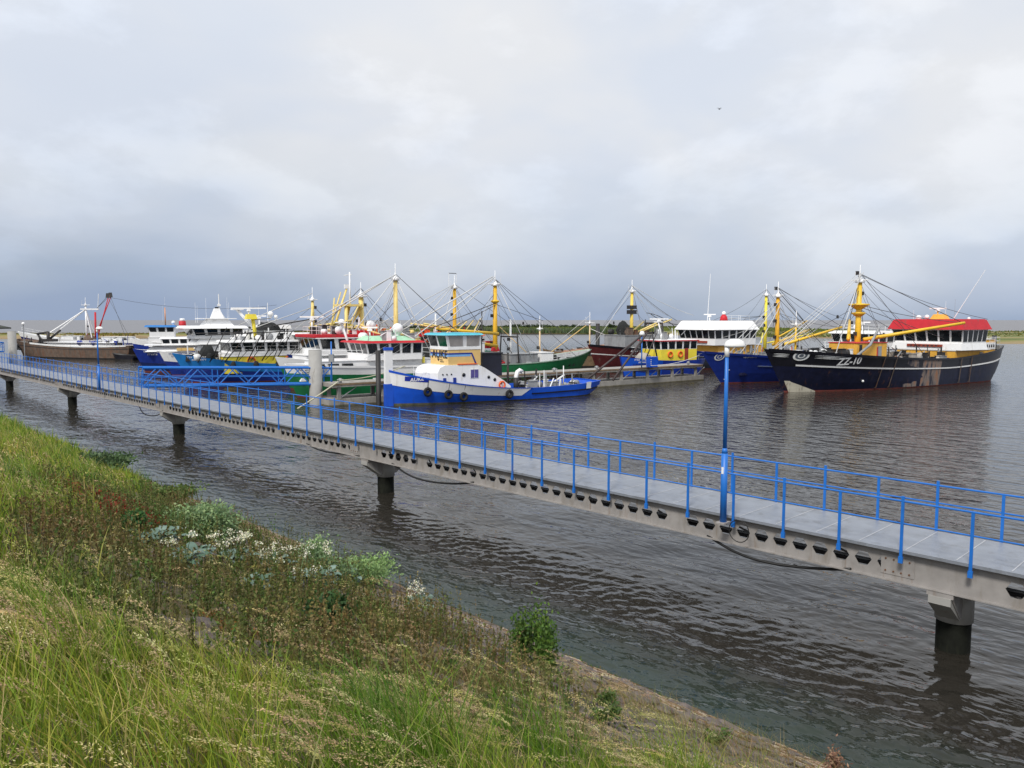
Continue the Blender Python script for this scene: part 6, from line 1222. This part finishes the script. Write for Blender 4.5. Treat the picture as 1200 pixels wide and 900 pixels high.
# bushes: each a thing with stems and a crown of many leaves
def bush(name, v, u, w, h, n, cols, size, label, cat='shrub', aspect=1.8, upright=0.0, clumps=9, group=None):
    z_ = float(gz(np.array([v]), np.array([u]))[0]); t = empty(name, uv(v, u, z_), FR, label, cat, group)
    cs = RNG.uniform(-1, 1, (clumps, 3)); cs[:, 2] = RNG.uniform(.25, .95, clumps); cs[:, :2] *= np.array([w, w]) * .42; cs[:, 2] *= h * .8
    idx = RNG.integers(0, clumps, n); P = cs[idx] + RNG.normal(size=(n, 3)) * np.array([w * .13, w * .13, h * (.13 + upright * .16)]); P[:, 2] = np.maximum(P[:, 2], .01)
    tone = RNG.uniform(.75, 1.3, clumps)[idx][:, None]
    np_mesh('foliage', *flakes(P, RNG.uniform(.6, 1.3, n) * size, np.clip(pal(n, cols) * tone, 0, 1), aspect, .4 + upright), parent=t)
    k = clumps * 4; S_ = np.zeros((k, 3)); S_[:, :2] = RNG.normal(scale=w * .06, size=(k, 2)); tip = cs[np.arange(k) % clumps]; hh = np.maximum(tip[:, 2] + h * .12, .05); ln = (tip[:, :2] - S_[:, :2]) / hh[:, None]
    np_mesh('stem', *blades(S_, hh, np.full(k, size * .35), ln, pal(k, [tuple(c * .9 for c in cols[0])]), 4), parent=t); return t
FEN = [(.20, .29, .13), (.25, .35, .16), (.16, .24, .12)]
bush('feathery_bush', 6.1, 16.2, 1.5, .75, 5200, FEN, .045, 'pale green feathery bush highest up the slope, behind the red sorrel')
bush('feathery_bush', 8.3, 14.6, 1.25, .85, 5200, FEN, .042, 'pale green feathery bush at the water side, with white flowers beside it')
bush('feathery_bush', 9.9, 15.3, 1.5, .75, 5600, [(.20, .31, .12), (.26, .38, .15)], .042, 'pale green feathery bush reaching furthest towards the water')
bush('leafy_bush', 4.95, 8.6, .55, .55, 2200, [(.045, .10, .03), (.03, .075, .022)], .045, 'small dark green leafy bush in the middle of the brown weeds')
bush('leafy_bush', 9.05, 8.8, .62, .85, 3000, [(.07, .14, .025), (.05, .10, .02), (.11, .18, .03)], .04, 'upright bright green bush standing alone by the waterline', upright=1.0)
bush('leafy_bush', 7.0, 18.6, 1.3, .5, 2600, [(.10, .17, .03), (.14, .2, .04)], .05, 'yellowish green bush beside the red patch')
bush('leafy_bush', 4.3, 14.3, .6, .4, 1300, [(.035, .10, .03), (.05, .12, .03)], .05, 'dark green low bush below the red sorrel')
bush('leafy_bush', 8.4, 31, 2.0, .8, 2600, [(.10, .16, .07), (.07, .12, .05)], .08, 'grey green bush far up the shore at the left')
bush('leafy_bush', 9.0, 26, 1.8, .6, 2200, [(.13, .19, .05), (.09, .14, .04)], .07, 'light green bush on the far left shore')
bush('dead_bush', 11.2, 4.55, .35, .35, 500, [(.24, .13, .09), (.30, .19, .12)], .03, 'small reddish dry bush at the waterline near the bottom right', upright=1)
for i, (v_, u_) in enumerate(((7.3, 5.9), (8.3, 6.6), (6.0, 7.4), (9.2, 5.4))): bush('leafy_bush', v_, u_, .3, .28, 420, [(.06, .11, .03), (.09, .14, .03)], .03, ['small green plant low on the slope left of the lower stones', 'small green plant close to the lone waterline bush', 'small green plant at the edge of the brown weeds', 'small green plant nearest the bottom of the bare stones'][i])
# sea kale: thick blue green leaves and cream flower heads
def leafmesh(b, base, ang, L_, W_, mat, rise, rnd):
    v = []; n = 6; ca, sa = math.cos(ang), math.sin(ang)
    for i in range(n + 1):
        t = i / n; w = W_ * math.sin(PI * min(1, t * .85 + .12)) ** .8 * .5 * (1 + rnd.uniform(-.12, .12)); x = L_ * t; z_ = rise * L_ * (t - .75 * t * t)
        for s_ in (-1, -.4, .4, 1): wob = rnd.uniform(-.02, .02) * (1 if abs(s_) > .5 else 0); v.append((base[0] + ca * x - sa * w * s_, base[1] + sa * x + ca * w * s_, base[2] + z_ + abs(s_) * .03 * L_ * 4 * t * (1 - t) + wob))
    b.add(v, [(i * 4 + j, i * 4 + j + 1, i * 4 + 5 + j, i * 4 + 4 + j) for i in range(n) for j in range(3)], mat, True)
KALE = [paint('kale_leaf_a', (.10, .165, .125), .6, .2, scale=6), paint('kale_leaf_b', (.155, .225, .185), .6, .2, scale=6), paint('kale_leaf_c', (.06, .12, .07), .55, .2, scale=6)]
PETAL = veg_mat('petal_tissue', .6, .2)
def kale(v, u, r, flowers, label, h=.45):
    rnd = random.Random(int(v * 31 + u * 17)); z_ = float(gz(np.array([v]), np.array([u]))[0]); t = empty('sea_kale', uv(v, u, z_), FR, label, 'plant', 'sea kale plants on the slope')
    b = MB()
    for i in range(int(34 * r / .5)):
        a = rnd.uniform(0, 2 * PI); q = rnd.uniform(0, .6) * r; leafmesh(b, (q * math.cos(a), q * math.sin(a), rnd.uniform(0, .2)), a + rnd.uniform(-.5, .5), rnd.uniform(.16, .32), rnd.uniform(.10, .2), rnd.choice(KALE), rnd.uniform(.3, 1.4), rnd)
    b.build('leaves', t)
    if flowers:
        c = RNG.uniform(-1, 1, (flowers, 3)) * np.array([r * .75, r * .75, .12]) + np.array([0, 0, h]); k = 46
        S_ = c.copy(); S_[:, 2] = 0; S_[:, :2] *= .3
        np_mesh('flower_stem', *blades(S_, c[:, 2], np.full(flowers, .02), (c[:, :2] - S_[:, :2]) / c[:, 2:3], pal(flowers, [(.14, .2, .1)]), 3), parent=t)
        P = np.repeat(c, k, 0) + RNG.normal(size=(flowers * k, 3)) * np.array([.05, .05, .035]); cols_ = pal(flowers * k, [(.82, .80, .66), (.75, .72, .48), (.25, .3, .14)], [.6, .3, .1])
        np_mesh('flower_head', *flakes(P, RNG.uniform(.018, .034, flowers * k), cols_, 1.2), mat=PETAL, parent=t)
kale(4.6, 13.6, .55, 0, 'large sea kale of blue grey leaves without flowers below the feathery bush')
kale(4.9, 12.6, .4, 0, 'smaller flowerless sea kale of blue grey leaves just left of the flowering ones')
kale(4.35, 11.7, .3, 3, 'small pale sea kale in front on the bare slab')
kale(5.75, 13.2, .5, 12, 'leftmost sea kale topped with many cream flowers', .5)
kale(6.6, 13.5, .45, 10, 'second sea kale from the left topped with cream flowers', .5)
kale(6.5, 12.2, .48, 6, 'flowering sea kale nearest the brown weeds, below the feathery bushes', .4)
kale(7.9, 13.9, .5, 5, 'flowering sea kale on top beside the water side feathery bush', .75)
kale(7.3, 13.0, .5, 0, 'leafy blue green sea kale under the feathery bushes')
kale(8.6, 14.1, .5, 0, 'leafy blue green sea kale between the two feathery bushes')
kale(9.95, 13.2, .42, 6, 'lone sea kale with one white flower cluster near the waterline', .42)
kale(5.1, 10.9, .22, 0, 'tiny pale sea kale rosette among the weeds')
# stones: loose blocks showing through the growth
stm = paint('basalt_block', (.135, .11, .10), .85, .3, dirt=.4, dirtcol=(.20, .17, .13), scale=3, bump=.7)
def stone(v, u, s):
    bm = bmesh.new(); bmesh.ops.create_icosphere(bm, subdivisions=2, radius=1)
    q = RNG.uniform(0, 50, 3)
    for p in bm.verts:
        n_ = noise.noise(Vector(p.co) * 1.1 + Vector(q)); p.co *= 1 + n_ * .45; p.co.x *= s * RNG.uniform(.96, 1.04); p.co.y *= s * .8; p.co.z *= s * .35
    V = [tuple(p.co) for p in bm.verts]; F = [[x.index for x in f.verts] for f in bm.faces]; bm.free(); a = RNG.uniform(0, 6); ca, sa = math.cos(a), math.sin(a); z_ = float(gz(np.array([v]), np.array([u]))[0])
    return [(v + x * ca - y * sa, u + x * sa + y * ca, z_ + .02 + zz - (x * ca - y * sa) * SLOPE) for x, y, zz in V], F
b = MB(); cnt = 0
for i in range(2600):
    v_, u_ = RNG.uniform(2.5, 11.8), RNG.uniform(3, 20)
    if RNG.uniform() > (.85 if v_ > 8.2 and u_ < 14 else .32): continue
    if float(ingrass(np.array([v_]), np.array([u_]))[0]) > .6 and RNG.uniform() > .15: continue
    V_, F_ = stone(v_, u_, RNG.uniform(.05, .17) * (1.25 if RNG.uniform() < .1 else 1)); b.add(V_, F_, stm, False)
o = b.build('revetment_stones', fixn=False); o.rotation_euler = (0, 0, FR); tag(o, 'grey brown stones of the dike slope showing between the plants', 'stones', kind='stuff')
# drift litter along the waterline
m = 9000; v = RNG.normal(11.35, .3, m); u = RNG.uniform(2, 45, m); cc = pal(m, [(.18, .11, .06), (.30, .21, .13), (.10, .06, .03), (.42, .36, .28)]); P = np.stack([v, u, gz(v, u) + .015], 1)
a_ = RNG.normal(scale=.35, size=(m, 2)); L_ = RNG.uniform(.03, .14, m); d = np.stack([a_[:, 0], np.ones(m), -a_[:, 0] * SLOPE], 1) * L_[:, None]; e = np.stack([np.full(m, .009), np.zeros(m), np.full(m, .004)], 1) * RNG.uniform(.5, 1.6, (m, 1))
V = np.stack([P - d - e, P - d + e, P + d + e, P + d - e], 1).reshape(-1, 3); o = np_mesh('drift_line', V, np.arange(m * 4).reshape(-1, 4), np.repeat(cc, 4, 0)); tag(o, 'brown washed up stalks along the waterline', 'drift litter', kind='stuff')
# far marsh: reeds, meadow tufts and low trees
def far(n, xf, yf, zf, hf, wf, cols, name, label, seg=2):
    P = np.stack([xf(n), np.zeros(n), np.zeros(n)], 1); P[:, 1] = yf(P[:, 0]); P[:, 2] = zf(P[:, 0], P[:, 1]); V, Q, C_ = blades(P, hf(n), wf(n), RNG.normal(scale=.12, size=(n, 2)), pal(n, cols, var=.25), seg); o = np_mesh(name, V, Q, C_, rot=0); tag(o, label, 'marsh growth', kind='stuff')
U_ = RNG.uniform
far(15000, lambda n: U_(-45, 62, n), lambda x: U_(386, 420, len(x)) + np.where(x < 5, (5 - x) * 1.2, 0), lambda x, y: np.full(len(x), .7), lambda n: U_(1.4, 2.7, n), lambda n: U_(.25, .6, n), [(.085, .13, .05), (.11, .16, .07), (.07, .10, .05), (.16, .17, .08)], 'reed_bed', 'grey green reeds along the far side of the harbour')
far(12000, lambda n: U_(-60, 200, n), lambda x: U_(420, 700, len(x)), lambda x, y: np.full(len(x), .9), lambda n: U_(.6, 1.3, n), lambda n: U_(.8, 2.0, n), [(.13, .17, .03), (.17, .19, .04), (.10, .14, .03)], 'marsh_meadow', 'bright green marsh meadow behind the reeds')
far(4200, lambda n: U_(95, 300, n), lambda x: U_(285, 430, len(x)), lambda x, y: np.full(len(x), .95), lambda n: U_(.3, .8, n), lambda n: U_(.6, 1.6, n), [(.13, .14, .03), (.17, .15, .05), (.09, .12, .03)], 'dam_grass', 'patchy grass on top of the mud dam at the right')
far(9000, lambda n: U_(-330, -95, n), lambda x: np.where(x < -150, U_(304, 328, len(x)), U_(345, 352, len(x)) + (x + 150) * .6), lambda x, y: np.full(len(x), 1.1), lambda n: U_(.4, 1.0, n), lambda n: U_(.5, 1.2, n), [(.24, .17, .04), (.20, .15, .04), (.16, .17, .03)], 'dam_grass', 'yellowish growth on the low dam at the left')
tbark = paint('bark', (.08, .06, .045), .9, .2)
def far_tree(x, y, w, h, label, dark=1.0):
    t = empty('shrub', (x, y, .8), 0, label, 'shrub', 'dark shrubs on the far marsh'); n = 260; k = 7; cs = RNG.uniform(-1, 1, (k, 3)) * np.array([w * .38, w * .25, h * .2]) + np.array([0, 0, h * .62]); idx = RNG.integers(0, k, n)
    P = cs[idx] + RNG.normal(size=(n, 3)) * np.array([w * .12, w * .12, h * .15]); P[:, 2] = np.clip(P[:, 2], .2, h * 1.15)
    np_mesh('foliage', *flakes(P, U_(.5, 1.1, n), pal(n, [(.035 * dark, .055 * dark, .025 * dark), (.05 * dark, .075 * dark, .03 * dark)]), 1.2), parent=t)
    b = MB(); [b.tube((0, 0, 0), tuple(cs[i]), .16, tbark, 5, .07) for i in range(3)]; b.build('trunk', t)
side_words = ['left of the tall yellow mast', 'just right of the tall yellow mast', 'behind the mast with floodlights']
spots = [(488, 3.2, 9, 560), (503, 2.6, 7, 600), (517, 3.0, 6, 570), (548, 2.8, 8, 590), (562, 3.4, 8, 600), (575, 3.2, 10, 610), (597, 3.4, 9, 600), (606, 3.8, 7, 600), (616, 3.6, 7, 590), (632, 3.9, 12, 600), (646, 3.2, 12, 610), (661, 3.0, 8, 640), (671, 3.4, 7, 600), (684, 2.8, 10, 620), (716, 4.4, 6, 520), (735, 2.8, 7, 600), (312, 5.6, 9, 420), (322, 4.8, 7, 425), (300, 4.4, 6, 425)]
nm = ['nearest to the turquoise wheelhouse roof, outermost left', 'second beyond the turquoise roof', 'small, right above the turquoise roof', 'between the two yellow masts, left of three', 'between the two yellow masts, middle of three', 'just left of the golden mast above the tug', 'just right of the golden mast above the tug', 'small, second to the right of the golden mast', 'third to the right of the golden mast', 'wide, in the middle of the reed bed', 'wide, left of the slim cream masts', 'small, at the left slim cream mast', 'between the two slim cream masts', 'right of the two slim cream masts', 'alone and pointed, left of the dark red boat mast', 'small, at the foot of the dark red boat mast', 'behind the white radar bars on the left, tallest', 'behind the white radar bars on the left, right one', 'behind the white radar bars on the left, left one']
far(5200, lambda n: U_(-90, 190, n), lambda x: U_(590, 640, len(x)), lambda x, y: np.full(len(x), .8), lambda n: U_(.5, 2.2, n) * U_(.5, 1, n), lambda n: U_(.8, 2.4, n), [(.04, .06, .025), (.06, .085, .03), (.09, .11, .03)], 'low_scrub', 'low dark scrub behind the bright marsh meadow')
for (px, h, w, Y), s_ in zip(spots, nm): far_tree((px - 600) / 900 * Y, Y, w * 1.0, h * .8, 'dark far shrub ' + s_)
